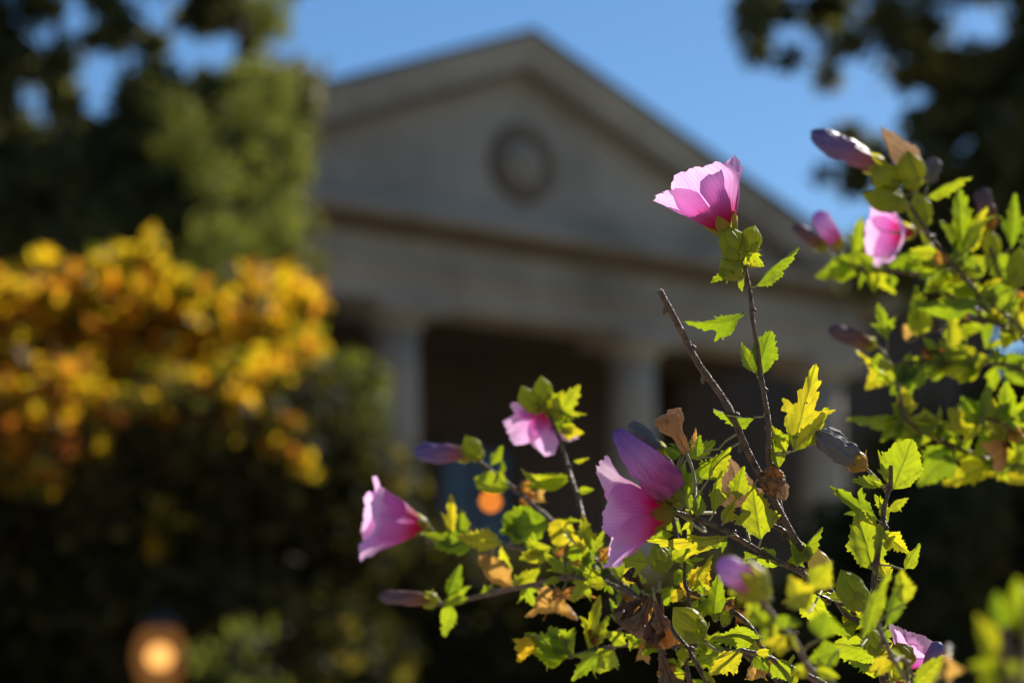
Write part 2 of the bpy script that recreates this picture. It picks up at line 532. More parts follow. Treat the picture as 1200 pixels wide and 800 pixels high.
# medallion in the pediment
med = empty('medallion', (pc.x, pc.y, 0)); med.parent = bld; med.location = (0, 0, 0)
MC = 11.4
MU = 0.1
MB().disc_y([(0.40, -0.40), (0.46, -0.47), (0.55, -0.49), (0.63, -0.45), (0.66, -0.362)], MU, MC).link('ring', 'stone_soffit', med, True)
MB().disc_y([(0.02, -0.43), (0.30, -0.425), (0.398, -0.405)], MU, MC).link('disc', 'stone', med, True)
eb = MB()
for dx, dz, r in ((0, 0.02, 0.15), (-0.15, 0.06, 0.11), (0.15, 0.06, 0.11), (0, -0.17, 0.10), (0, 0.2, 0.09)):
    eb.disc_y([(0.01, -0.53), (r * 0.6, -0.51), (r, -0.428)], MU + dx, MC + dz, 24)
eb.link('emblem', 'stone', med, True)
# body behind the portico
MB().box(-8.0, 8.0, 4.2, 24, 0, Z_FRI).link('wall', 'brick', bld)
for s in (-1, 1):
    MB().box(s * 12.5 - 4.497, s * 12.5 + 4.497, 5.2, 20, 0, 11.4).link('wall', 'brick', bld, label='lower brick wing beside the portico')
    MB().box(s * 12.5 - 4.7, s * 12.5 + 4.7, 4.9, 20.3, 11.402, 11.9).link('cornice', 'stone', bld)
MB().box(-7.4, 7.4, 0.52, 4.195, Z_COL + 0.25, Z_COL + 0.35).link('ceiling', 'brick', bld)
for s in (-1, 1):
    MB().box(s * 7.0 - 0.4, s * 7.0 + 0.4, 3.6, 4.195, ZF, Z_COL + 0.245).link('pilaster', 'brick', bld)
rf = MB()
rf.prism_y([(-HW - 0.1, Z_COR + 0.03), (0, Z_APEX + 0.03), (0, Z_APEX + 0.10), (-HW - 0.25, Z_COR + 0.05)][::-1], -0.84, 24.3)
rf.prism_y([(HW + 0.1, Z_COR + 0.03), (0, Z_APEX + 0.03), (0, Z_APEX + 0.10), (HW + 0.25, Z_COR + 0.05)], -0.84, 24.3)
rf.link('roof', 'roof', bld)
def window(u0, u1, z0, z1, mat='dark_glass', name='window', fm='brick'):
    fr = MB()
    for a in ((u0 - .12, u0, z0, z1), (u1, u1 + .12, z0, z1), (u0 - .12, u1 + .12, z1 + .002, z1 + .16), (u0 - .16, u1 + .16, z0 - .14, z0 - .002)):
        fr.box(a[0], a[1], 4.06, 4.196, a[2], a[3])
    o = fr.link(name, fm, bld)
    MB().box(u0, u1, 4.14, 4.194, z0, z1).link('pane' if name == 'window' else 'door_leaf', mat, o)
    mu = MB()
    if name == 'window':
        c = (u0 + u1) / 2
        mu.box(c - .03, c + .03, 4.11, 4.138, z0, z1)
        for k in (1, 2, 3):
            zz = z0 + (z1 - z0) * k / 4
            mu.box(u0, c - .032, 4.11, 4.138, zz - .025, zz + .025)
            mu.box(c + .032, u1, 4.11, 4.138, zz - .025, zz + .025)
    else:
        c = (u0 + u1) / 2
        mu.box(c - .02, c + .02, 4.11, 4.138, z0, z1)
    mu.link('muntin', 'brick', o)
for uc in (-2.1, 2.3, 6.7):
    window(uc - 0.75, uc + 0.75, 5.7, 7.4, 'sky_painted_glass' if uc == 2.3 else 'dark_glass')
for uc in (-2.1, 6.7):
    window(uc - 0.7, uc + 0.7, 1.9, 4.4)
window(1.35, 3.25, 1.2, 4.6, 'dark_glass', 'door')

# lit lantern hanging in the portico, and the lamp post in front of the hedge
M['lantern_glow'] = emit('lantern_glow', (1.0, 0.27, 0.012), 4.0)
M['bulb_glow'] = emit('bulb_glow', (1.0, 0.55, 0.18), 2.4)
m_, n_, N_, L_ = new_mat('lamp_globe_glass')
tr_ = N_.new("ShaderNodeBsdfTransparent"); tr_.inputs[0].default_value = (1, 0.85, 0.65, 1)
em_ = N_.new("ShaderNodeEmission"); em_.inputs[0].default_value = (1.0, 0.42, 0.13, 1); em_.inputs[1].default_value = 0.16
ad_ = N_.new("ShaderNodeMixShader"); ad_.inputs[0].default_value = 0.55
L_.new(tr_.outputs[0], ad_.inputs[1]); L_.new(em_.outputs[0], ad_.inputs[2])
on_ = N_.new("ShaderNodeOutputMaterial"); L_.new(ad_.outputs[0], on_.inputs[0])
M['lamp_glass'] = m_

lp = at(575, 585, 40.2)
lan = empty('hanging_lantern', lp, label='small lit orange lantern hanging from the portico ceiling', cat='lantern')
q = MB(); q.lathe([(0.005, -0.10), (0.07, -0.09), (0.09, -0.03), (0.07, 0.03), (0.005, 0.045)], 0, 0, 16); q.link('bulb', 'lantern_glow', lan, True)
q = MB(); q.lathe([(0.15, 0.10), (0.17, 0.11), (0.05, 0.22), (0.012, 0.24), (0.012, Z_COL + 0.245 - lp.z)], 0, 0, 16); q.link('cap', 'metal', lan)
q = MB()
for k in range(6):
    a = k * math.pi / 3
    q.box(0.14 * math.cos(a) - .008, 0.14 * math.cos(a) + .008, 0.14 * math.sin(a) - .008, 0.14 * math.sin(a) + .008, -0.2, 0.098)
q.lathe([(0.15, -0.23), (0.15, -0.202)], 0, 0, 16); q.link('cage', 'metal', lan)

gp = at(187, 769, 13.0)
post = empty('lamp_post', (gp.x, gp.y, 0), label='lit lamp post with a warm glowing globe before the dark hedge', cat='street lamp')
hz = gp.z
q = MB(); q.lathe([(0.14, 0), (0.14, 0.12), (0.09, 0.2), (0.06, 0.5), (0.045, 0.6), (0.04, hz - 0.26), (0.07, hz - 0.24), (0.07, hz - 0.20), (0.05, hz - 0.185)], 0, 0, 20); q.link('pole', 'metal', post, True)
q = MB(); q.lathe([(0.06, hz - 0.18), (0.11, hz - 0.14), (0.145, hz - 0.03), (0.145, hz + 0.03), (0.12, hz + 0.12), (0.09, hz + 0.15)], 0, 0, 28); q.link('globe', 'lamp_glass', post, True)
q = MB(); q.lathe([(0.01, hz - 0.07), (0.055, hz - 0.05), (0.075, hz + 0.0), (0.055, hz + 0.05), (0.01, hz + 0.07)], 0, 0, 20); q.link('bulb', 'bulb_glow', post, True)
q = MB(); q.lathe([(0.10, hz + 0.152), (0.115, hz + 0.16), (0.10, hz + 0.19), (0.04, hz + 0.23), (0.01, hz + 0.27)], 0, 0, 20); q.link('cap', 'metal', post, True)


# ------------------------------------------------------------------ trees, hedges and bushes
rng = np.random.default_rng(5)


def leaf_cloud(clumps, size, aspect=0.55, shell=0.0):
    """many small leaf faces filling clumps: (centre, (rx, ry, rz), count); every face its own island"""
    vs, fs = [], []
    base = 0
    for c, rad, n in clumps:
        d = rng.normal(size=(n, 3))
        d /= np.linalg.norm(d, axis=1)[:, None]
        rr = rng.random(n) ** (1 / 3) if not shell else shell + (1 - shell) * rng.random(n)
        p = np.array(c) + rng.normal(size=(n, 3)).clip(-2.2, 2.2) * np.array(rad) * 0.56
        a = rng.normal(size=(n, 3)); a /= np.linalg.norm(a, axis=1)[:, None]
        b = np.cross(a, rng.normal(size=(n, 3))); b /= np.linalg.norm(b, axis=1)[:, None]
        s = size * (0.6 + 0.8 * rng.random((n, 1)))
        q = np.stack([p - a * s, p + b * s * aspect - a * s * 0.1, p + a * s, p - b * s * aspect - a * s * 0.1], axis=1)
        vs.append(q.reshape(-1, 3))
        idx = np.arange(n * 4).reshape(-1, 4) + base
        fs += idx.tolist()
        base += n * 4
    return np.vstack(vs), fs


def pxclump(px, py, d, rpx, n, squash=1.0, dj=1.0):
    c = at(px, py, d + dj * (rng.random() - 0.5) * 2)
    r = rpx * d / F
    return (tuple(c), (r, r * 1.1, r * squash), n)


def limb(name, pts, rad, parent, mat='bark', origin=None):
    v, f = tube_data(pts, rad, 10, 0.25, rng.random() * 9)
    return build(name, v, f, mat, parent, origin)


def tree(name, label, cat, px, d, clumps, mat, size, trunk_top_py, trunk_r, group=None, aspect=0.55, limbs=6):
    b = at(px, 900, d); b.z = 0
    top = at(px, trunk_top_py, d)
    t = empty(name, b, label=label, cat=cat, group=group)
    pts = [Vector((b.x + 0.12 * math.sin(k * 1.7) * (k > 0), b.y + 0.1 * math.cos(k * 2.1) * (k > 0), top.z * k / 8)) for k in range(9)]
    tr = limb('trunk', pts, [trunk_r * (1.25 if k == 0 else 1 - 0.85 * k / 8) for k in range(9)], t, origin=b)
    cs = sorted(clumps, key=lambda c: -c[2])[:limbs * 3:3]
    for c, rad, n in cs:
        c = Vector(c)
        z = max(0.25 * top.z, min(top.z * 0.93, c.z - 0.35 * math.hypot(c.x - b.x, c.y - b.y)))
        k = min(7, int(z / top.z * 8))
        p0 = pts[k] + (pts[k + 1] - pts[k]) * (z / top.z * 8 - k)
        mid = (p0 + c) / 2 + Vector((0, 0, 0.12 * (c - p0).length))
        limb('branch', [p0, (p0 + mid) / 2, mid, (mid + c) / 2, c], [trunk_r * 0.35, trunk_r * 0.3, trunk_r * 0.22, trunk_r * 0.15, trunk_r * 0.06], t, origin=p0)
    v, f = leaf_cloud(clumps, size, aspect)
    build('crown', v, f, mat, t, origin=b, smooth=False)
    return t


def scatter(x0, x1, y0, y1, d, n, rpx, per, holes=(), dj=1.0, keep=None):
    out = []
    tries = 0
    while len(out) < n and tries < n * 30:
        tries += 1
        x, y = x0 + (x1 - x0) * rng.random(), y0 + (y1 - y0) * rng.random()
        if any((x - hx) ** 2 + (y - hy) ** 2 < hr * hr for hx, hy, hr in holes): continue
        if keep and not keep(x, y): continue
        r = rpx * (0.7 + 0.6 * rng.random())
        out.append(pxclump(x, y, d, r, int(per * (r / rpx) ** 2), 0.8, dj))
    return out


# dark body of the left conifer, upper left
holes = [(50, 40, 30), (120, 85, 36), (45, 140, 28), (85, 165, 22), (185, 18, 22), (212, 78, 26), (272, 50, 20), (135, 130, 32), (150, 60, 20)]
cl = scatter(-260, 345, -190, 330, 30.0, 560, 17, 95, holes, 1.6)
cl += scatter(-40, 310, 185, 330, 29.0, 40, 46, 600, (), 1.0)
cl += scatter(150, 350, 95, 260, 29.0, 110, 24, 240, holes, 1.0)
cl += scatter(-20, 330, 150, 250, 29.5, 60, 26, 280, holes, 1.0)
tree('left_tree', 'tall dark green tree with sky showing through, behind its sunlit sprays', 'tree', 40, 30.0, cl, 'dark_foliage', 0.085, -120, 0.22)
# sunlit sprays of the left tree, sunlight put into a lighter green
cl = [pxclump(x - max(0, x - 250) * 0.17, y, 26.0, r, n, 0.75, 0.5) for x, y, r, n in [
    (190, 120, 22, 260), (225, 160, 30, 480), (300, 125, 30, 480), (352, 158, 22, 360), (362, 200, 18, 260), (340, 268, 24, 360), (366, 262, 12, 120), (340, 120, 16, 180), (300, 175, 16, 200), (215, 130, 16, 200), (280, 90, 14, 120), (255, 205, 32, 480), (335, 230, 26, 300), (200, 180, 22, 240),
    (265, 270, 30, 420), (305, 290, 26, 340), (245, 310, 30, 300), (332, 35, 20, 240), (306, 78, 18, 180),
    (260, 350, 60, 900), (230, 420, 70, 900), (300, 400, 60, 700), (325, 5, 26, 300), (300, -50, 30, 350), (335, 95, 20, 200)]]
tree('sunlit_sprays', 'drooping conifer sprays beside the pediment, sunlight painted in lighter yellow green', 'conifer', 262, 26.3, cl, 'sunlit_foliage', 0.05, -60, 0.14, aspect=0.3)
# golden autumn tree
def gold_keep(x, y):
    if y < 306 + 0.00075 * (x - 110) ** 2 + 16 * math.sin(x / 30): return False
    lim = 455 - 0.05 * x + 50 * math.sin(x / 47) + 30 * math.sin(x / 17)
    return y < lim or rng.random() < 0.55 * math.exp(-(y - lim) / 110)
cl = scatter(-140, 375, 265, 720, 16.0, 340, 18, 26, (), 1.1, gold_keep)
cl += [pxclump(x, y, 15.6, r, n, 0.8, 0.4) for x, y, r, n in [(165, 296, 12, 24), (182, 284, 8, 12), (50, 300, 12, 20), (25, 540, 40, 110), (70, 560, 26, 40), (60, 450, 30, 60), (20, 480, 30, 50), (200, 470, 30, 40), (110, 500, 26, 24), (300, 455, 26, 30), (180, 610, 20, 12), (60, 330, 34, 50), (150, 350, 34, 40), (230, 370, 34, 40), (320, 395, 24, 26)]]
cl += [pxclump(x, y, 13.7, r, n, 0.8, 0.3) for x, y, r, n in [(20, 545, 30, 60), (55, 560, 20, 26), (5, 515, 24, 40), (65, 470, 26, 40), (20, 460, 28, 50), (115, 470, 24, 26), (180, 470, 24, 22), (240, 450, 22, 20), (300, 440, 22, 20), (100, 530, 20, 10), (175, 530, 18, 8), (195, 610, 22, 12), (175, 640, 16, 5), (330, 500, 16, 5), (215, 560, 14, 4)]]
cl += [pxclump(-20 + 390 * rng.random(), 425 + 130 * rng.random() ** 1.5, 13.7, 18, 9, 0.8, 0.3) for _ in range(34)]
tree('autumn_tree', 'golden orange autumn tree glowing in the sun at the left', 'tree', 110, 16.4, cl, 'autumn_foliage', 0.075, 330, 0.09)
# dark hedge plants, lower left, and the darker evergreens on the right
def bush(name, label, cat, px, d, x0, x1, y0, y1, n, rpx, per, mat, size, group=None, dj=0.6, keep=None, aspect=0.55):
    b = at((x0 + x1) / 2 if px is None else px, 900, d); b.z = 0
    t = empty(name, b, label=label, cat=cat, group=group)
    cl = scatter(x0, x1, y0, y1, d, n, rpx, per, (), dj, keep)
    v, f = leaf_cloud(cl, size, aspect)
    build('foliage', v, f, mat, t, origin=b, smooth=False)
    for k in range(5):
        c = Vector(cl[k * 3][0])
        p0 = b + Vector((0.12 * math.cos(k * 1.3), 0.12 * math.sin(k * 1.3), 0))
        limb('stem', [p0, p0.lerp(c, .35) + Vector((0, 0, .25)), p0.lerp(c, .7) + Vector((0, 0, .15)), c], [0.035, 0.028, 0.02, 0.008], t, origin=p0)
    return t
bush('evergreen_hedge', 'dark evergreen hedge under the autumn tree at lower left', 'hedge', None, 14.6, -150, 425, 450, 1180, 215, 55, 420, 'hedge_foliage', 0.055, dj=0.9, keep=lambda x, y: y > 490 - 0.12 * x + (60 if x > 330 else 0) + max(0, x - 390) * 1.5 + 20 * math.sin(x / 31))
bush('green_bush', 'soft green bush between the autumn tree and the first column', 'bush', 395, 15.4, 345, 425, 415, 620, 20, 28, 130, 'bush_foliage', 0.05)
bush('small_bush', 'low leafy bush with bright leaf tips beside the lamp post', 'bush', 255, 12.4, 215, 320, 715, 900, 14, 24, 16, 'bush_foliage', 0.045, aspect=0.5)
HR = [(905, 47, 22), (948, 45, 28), (1020, 75, 34), (1130, 100, 26), (1075, 100, 32), (985, 68, 18), (1120, 10, 24), (1170, 40, 28), (1090, 55, 20), (1060, 30, 18), (1000, 20, 14), (1150, 70, 18)]
cl = scatter(880, 1440, -220, 110, 27.0, 330, 20, 80, HR, 1.4, lambda x, y: y < 62 + 0.17 * (x - 880))
cl += [pxclump(x, y, 26.5, 16, 90) for x, y in [(885, 25), (920, 15), (925, 70), (890, 60), (960, 15), (970, 90), (1000, 50)]]
cl += scatter(1040, 1440, 60, 330, 27.0, 330, 22, 95, [(1090, 118, 24), (1145, 98, 18), (1155, 155, 18), (1020, 120, 30), (1180, 120, 14), (1060, 160, 24), (1120, 180, 16)], 1.2, lambda x, y: x > 1050 + 0.25 * (y - 60) - (80 if y > 210 else 0))
cl += scatter(960, 1120, 125, 225, 27.0, 22, 16, 50, [(1035, 150, 18), (1005, 120, 20)], 1.0)
cl += scatter(985, 1420, 205, 350, 27.0, 80, 28, 150, [(1100, 305, 22), (1190, 270, 18), (1060, 325, 22)], 1.0, lambda x, y: y > 300 - 0.5 * (x - 985) )
tree('evergreen_tree', 'tall dark evergreen tree with sky holes at upper right', 'tree', 1330, 27.0, cl, 'dark_foliage', 0.08, -160, 0.26)
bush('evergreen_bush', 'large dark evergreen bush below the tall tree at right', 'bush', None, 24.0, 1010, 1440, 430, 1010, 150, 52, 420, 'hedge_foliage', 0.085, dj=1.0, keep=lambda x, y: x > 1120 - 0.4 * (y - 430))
bush('added_shade_hedge', 'dark foliage added to stand for shade on the lower portico columns', 'hedge', None, 31.0, 425, 1010, 560, 960, 150, 40, 330, 'hedge_foliage', 0.09, dj=0.5, keep=lambda x, y: y > 610 + 0.20 * (x - 430) + 16 * math.sin(x / 29))  # foliage added to darken the foot of the columns
bush('laurel_bush', 'dim green bush in the shade at the foot of the portico', 'bush', None, 22.0, 940, 1140, 590, 960, 50, 46, 240, 'laurel_foliage', 0.08, dj=0.8, keep=lambda x, y: y > 640 - 0.3 * (x - 940))

#==PLANTS==
# ------------------------------------------------------------------ the flowering shrub in the focus plane
DSC = {}                                      # how much farther a whole plant stands than its control rows say
PX = FOCUS / F                                # metres per photo pixel at the focus plane
prng = random.Random(11)


def ground_py(d):
    return 400 + F * (1.5 / d + math.sin(PITCH)) / math.cos(PITCH)


BR = {}                                       # thing name -> list of branch points (px, py, depth, world point)


def branch(root, ctrl, r0, r1, step=7, mat='twig', lump=0.14, nodes=True, name='branch'):
    """ctrl rows (px, py, depth); radii in focus-plane pixels"""
    ds = DSC.get(root.name, 1.0)
    C_ = smooth_line([(a, b, c * ds) for a, b, c in ctrl], step)
    # resample finely
    out = [C_[0]]
    for q in C_[1:]:
        n = max(1, int(math.hypot(q[0] - out[-1][0], min(300, abs(q[1] - out[-1][1]))) / 5))
        p = out[-1]
        for k in range(1, n + 1):
            out.append(p + (q - p) * k / n)
    C_ = np.array(out)
    pts, rad = [], []
    n = len(C_)
    acc, nxt, alt = 0.0, 12.0, 1
    wob = prng.random() * 50
    for i, (x, y, d) in enumerate(C_):
        t = i / (n - 1)
        p = at(x, y, d)
        p += Vector((mnoise.noise(Vector((i * .13, wob, 0))), mnoise.noise(Vector((i * .13, wob, 7))), mnoise.noise(Vector((i * .13, wob, 13))))) * 0.0017
        r = (r0 + (r1 - r0) * t) * PX
        if i: acc += math.hypot(x - C_[i - 1][0], y - C_[i - 1][1])
        if nodes:
            u = (acc % 46) / 46.0
            r *= 1 + 0.22 * math.exp(-((u - 0.5) / 0.07) ** 2)
        pts.append(p); rad.append(r)
    v, f = tube_data(pts, rad, 10, lump, wob)
    # little bud scars at the nodes
    if nodes:
        k = 0.5
        acc = 0
        for i in range(1, n):
            a0 = acc; acc += math.hypot(C_[i][0] - C_[i - 1][0], C_[i][1] - C_[i - 1][1])
            if int((a0 + 23) / 46) != int((acc + 23) / 46) and acc < 700:
                alt = -alt
                t = (pts[i] - pts[i - 1]).normalized()
                s = (t.cross(FWD).normalized() * alt + FWD * prng.uniform(-.5, .5)).normalized()
                r = rad[i]
                vv, ff = tube_data([pts[i] + s * r * .5 - t * r * .3, pts[i] + s * r * 1.2 + t * r * .2, pts[i] + s * r * 1.75 + t * r * 0.8, pts[i] + s * r * 1.8 + t * r * 1.3], [r * .7, r * .65, r * .42, r * .1], 7)
                b = len(v); v += vv; f += [tuple(b + q for q in g) for g in ff]
    o = build(name, v, f, mat, root, origin=pts[0])
    BR.setdefault(root.name, []).extend([(x, y, d, p) for (x, y, d), p in zip(C_, pts)])
    return o


def nearest(root, x, y, maxd=9e9):
    best = min(BR[root.name], key=lambda q: (q[0] - x) ** 2 + (q[1] - y) ** 2)
    return best


HALF = {
    'a': [(0, 0), (.05, .05), (.15, .16), (.28, .27), (.36, .33), (.42, .30), (.47, .36), (.50, .27), (.54, .22), (.60, .25), (.62, .19), (.70, .20), (.73, .13), (.82, .13), (.85, .08), (.93, .06), (1, 0)],
    'c': [(0, 0), (.06, .05), (.18, .15), (.30, .27), (.38, .30), (.42, .38), (.47, .36), (.55, .46), (.52, .33), (.48, .20), (.56, .16), (.66, .19), (.69, .14), (.80, .14), (.83, .09), (.92, .06), (1, 0)],
    'b': [(0, 0), (.08, .06), (.20, .17), (.33, .22), (.36, .20), (.47, .23), (.50, .18), (.62, .19), (.65, .13), (.77, .13), (.80, .08), (.90, .07), (1, 0)],
    'd': [(0, 0), (.05, .07), (.15, .20), (.28, .31), (.40, .36), (.44, .34), (.55, .36), (.58, .31), (.68, .30), (.71, .24), (.80, .23), (.83, .16), (.91, .13), (.94, .08), (1, 0)],
}
HW_ = {'a': .36, 'b': .23, 'c': .46, 'd': .36}


def leaf_mesh(kind, seed, bend, fold, wave, ysc, curl=0.0):
    rr = random.Random(seed)
    half = HALF[kind]
    def side(sg):
        j = 0.13
        out = []
        for x, y in half:
            out.append((x + (rr.uniform(-.02, .02) if 0 < x < 1 else 0), sg * y * (1 + rr.uniform(-j, j))))
        return out
    up, dn = side(1), side(-1)
    loop = up[:-1] + dn[::-1][:-1]             # base -> up side -> tip -> down side
    loop[0] = (0, 0)
    m = len(loop)
    it = len(up) - 1                           # the tip stays sharp, the sides are rounded
    s1 = smooth_line(loop[:it + 1], 6)
    s2 = smooth_line(loop[it:] + [loop[0]], 6)
    raw = np.vstack([s1[:-1], s2[:-1]])
    seg = np.linalg.norm(np.roll(raw, -1, 0) - raw, axis=1)
    cum = np.concatenate([[0], np.cumsum(seg)])
    nb_ = 210
    u = np.linspace(0, cum[-1], nb_, endpoint=False)
    rw = np.vstack([raw, raw[:1]])
    B = np.stack([np.interp(u, cum, rw[:, 0]), np.interp(u, cum, rw[:, 1])], axis=1)
    c0 = np.array((.38, 0))
    per = rr.uniform(.075, .095)
    ph = (u / per) % 1.0
    tooth = np.where(ph < .62, ph / .62, (1 - ph) / .38)          # slow rise, quick fall
    tooth[u > cum[len(s1) - 1]] = tooth[u > cum[len(s1) - 1]][::-1] if False else np.where(ph < .38, ph / .38, (1 - ph) / .62)[u > cum[len(s1) - 1]]
    amp = np.where((B[:, 0] > .14) & (B[:, 0] < .97), rr.uniform(.05, .085), 0.0)
    dirn = B - c0
    B = B + dirn / np.maximum(np.linalg.norm(dirn, axis=1)[:, None], 1e-6) * (tooth * amp * .42)[:, None]
    c = np.array((.38, 0))
    K = 8
    pts = [c[None, :]]
    for k in range(1, K + 1):
        pts.append(c + (B - c) * (k / K))
    P = np.vstack(pts)
    nB = len(B)
    faces = [(0, 1 + i, 1 + (i + 1) % nB) for i in range(nB)]
    for k in range(K - 1):
        a = 1 + k * nB
        faces += [(a + i, a + nB + i, a + nB + (i + 1) % nB, a + (i + 1) % nB) for i in range(nB)]
    # veins
    lob = {'a': (.47, .36), 'b': (.47, .22), 'c': (.53, .44), 'd': (.55, .36)}[kind]
    segs = [((0, 0), (1, 0), 1.0), ((0.02, 0), lob, .8), ((0.02, 0), (lob[0], -lob[1]), .8)]
    for x in (.30, .45, .58, .70):
        for sg in (1, -1):
            segs.append(((x, 0), (x + .17, sg * .2 * (1.15 - x)), .45))
    for sg in (1, -1):
        segs.append(((lob[0] * .45, sg * lob[1] * .45), (lob[0] * .45 + .2, sg * lob[1] * .42), .4))
        segs.append(((lob[0] * .35, sg * lob[1] * .35), (lob[0] * .35 - .02, sg * lob[1] * .8), .4))
    vein = np.zeros(len(P))
    for a, b, s in segs:
        a, b = np.array(a), np.array(b)
        ab = b - a
        t = np.clip(((P - a) @ ab) / (ab @ ab), 0, 1)
        d = np.linalg.norm(P - (a + t[:, None] * ab), axis=1)
        vein = np.maximum(vein, s * np.exp(-(d / .014) ** 2))
    x, y = P[:, 0], P[:, 1] * ysc
    ed = np.linalg.norm(P - c, axis=1) / .5
    z = fold * np.abs(y) + curl * y * y * 3
    z += np.array([wave * (mnoise.noise(Vector((a * 3.2, b * 5.0, seed * .37))) * 1.0 + .55 * mnoise.noise(Vector((a * 8, b * 9, seed * .7)))) * (0.25 + e) for a, b, e in zip(P[:, 0], P[:, 1], ed)])
    z += 0.006 * (1 - vein) * 1.0
    # bend along the length, with a twist
    k = bend if abs(bend) > 1e-3 else 1e-3
    tw = rr.uniform(-.35, .35)
    y2, z2 = y * np.cos(tw * x) - z * np.sin(tw * x), y * np.sin(tw * x) + z * np.cos(tw * x)
    X = np.sin(k * x) / k - z2 * np.sin(k * x)
    Z = (1 - np.cos(k * x)) / k + z2 * np.cos(k * x)
    tx, tz = math.sin(k) / k, (1 - math.cos(k)) / k
    l = math.hypot(tx, tz)
    ca, sa = tx / l, tz / l
    ck = rr.uniform(.006, .02) if wave < .08 else .11
    X, Z = (X * ca + Z * sa) / l, (-X * sa + Z * ca) / l
    Q = np.stack([X, y2, Z], axis=1)
    if ck:
        Q = Q + np.array([[ck * mnoise.noise(Vector((q[0] * f_ + seed, q[1] * f_ + o_, q[2] * f_))) + ck * .25 * mnoise.noise(Vector((q[0] * 9 + o_, q[1] * 9 + seed, q[2] * 9))) for o_, f_ in ((0, 3), (31, 3), (57, 3))] for q in Q])
        Q[:, 0] *= .95
    return Q, faces, vein


LEAFN = [0]


TUFT = {}
M['leaf_tuft'] = thin('hibiscus_leaf_tuft', YG, YT, 0.6, 0.36, 0.5, vein=0.75, mottled=0.6, nscale=45, bump=0.5, spots=0.70, island=True)


def leaf(root, bx, by, tx, ty, wpx=None, roll=0.0, bend=0.5, fold=0.25, kind='a', db=0.0, dt=0.0, mat='leaf', wave=0.045, name='leaf', stalk=True, curl=0.0, depth=None, label=None, tuft=False):
    LEAFN[0] += 1
    seed = LEAFN[0]
    nb = nearest(root, bx, by)
    d = (nb[2] if depth is None else depth * DSC.get(root.name, 1.0)) - db * PX
    b = at(bx, by, d)
    t = at(tx, ty, d - dt * PX)
    Ln = (t - b).length
    lpx = math.hypot(tx - bx, ty - by)
    ysc = 1.0 if wpx is None else wpx / lpx / (2 * HW_[kind])
    e1 = (t - b).normalized()
    tocam = -FWD
    e3 = (tocam - e1 * tocam.dot(e1)).normalized()
    e3 = (Matrix.Rotation(R(roll), 3, e1) @ e3)
    e2 = e3.cross(e1)
    P, faces, vein = leaf_mesh(kind, seed, bend, fold, wave, ysc, curl)
    if tuft:
        Wd = P[:, :1] * Ln * np.array(e1) + P[:, 1:2] * Ln * np.array(e2) + P[:, 2:] * Ln * np.array(e3) + np.array(b)
        T_ = TUFT.setdefault(root.name, [[], [], [], 0])
        T_[0].append(Wd); T_[1] += [tuple(T_[3] + q for q in f) for f in faces]; T_[2].append(vein); T_[3] += len(Wd)
        return
    # local mesh, own frame (so the material's object coordinates follow the leaf)
    me = bpy.data.meshes.new(name)
    me.from_pydata((P * Ln).tolist(), [], faces)
    me.polygons.foreach_set("use_smooth", [True] * len(me.polygons))
    A = me.attributes.new("vein", 'FLOAT', 'POINT')
    A.data.foreach_set("value", vein.astype(np.float32))
    me.materials.append(M[mat])
    o = bpy.data.objects.new(name, me)
    COL.objects.link(o)
    o.parent = root
    mw = Matrix((e1, e2, e3)).transposed().to_4x4()
    mw.translation = b - WPOS[root.name]
    o.matrix_local = mw
    if label: o["label"] = label
    if stalk:
        a = nb[3]
        if (a - b).length > 0.002:
            mid = (a + b) / 2 + (b - a).cross(FWD) * 0.12 - e1 * Ln * 0.05
            pts = [a, a.lerp(mid, .6) * .5 + a.lerp(b, .3) * .5, mid, mid.lerp(b, .6), b + e1 * Ln * .03]
            v, f = tube_data(pts, [1.5 * PX, 1.2 * PX, 1.1 * PX, 1.2 * PX, 1.0 * PX], 6)
            s = build('petiole', v, f, 'green_twig')
            s.parent = o
            s.matrix_local = (Matrix.Translation(WPOS[root.name]) @ mw).inverted()
    return o


def frame(A, spin=0.0):
    A = A.normalized()
    x = A.cross(Vector((0.31, -0.6, 0.74))).normalized()
    y = A.cross(x)
    x2 = x * math.cos(spin) + y * math.sin(spin)
    return x2, A.cross(x2), A


def sub(name, V, faces, mat, base, X, Y, A, parent, attrs=None, label=None):
    """mesh given in (X, Y, A) coordinates about base"""
    V = np.asarray(V, dtype=float)
    Wd = V[:, :1] * np.array(X) + V[:, 1:2] * np.array(Y) + V[:, 2:] * np.array(A) + np.array(base)
    return build(name, Wd, faces, mat, parent, origin=base, attrs=attrs, label=label)


def grid_faces(ns, ntt, wrap=False):
    f = []
    for i in range(ns - 1):
        for k in range(ntt - (0 if wrap else 1)):
            a, b = i * ntt + k, i * ntt + (k + 1) % ntt
            f.append((a, b, b + ntt, a + ntt))
    return f


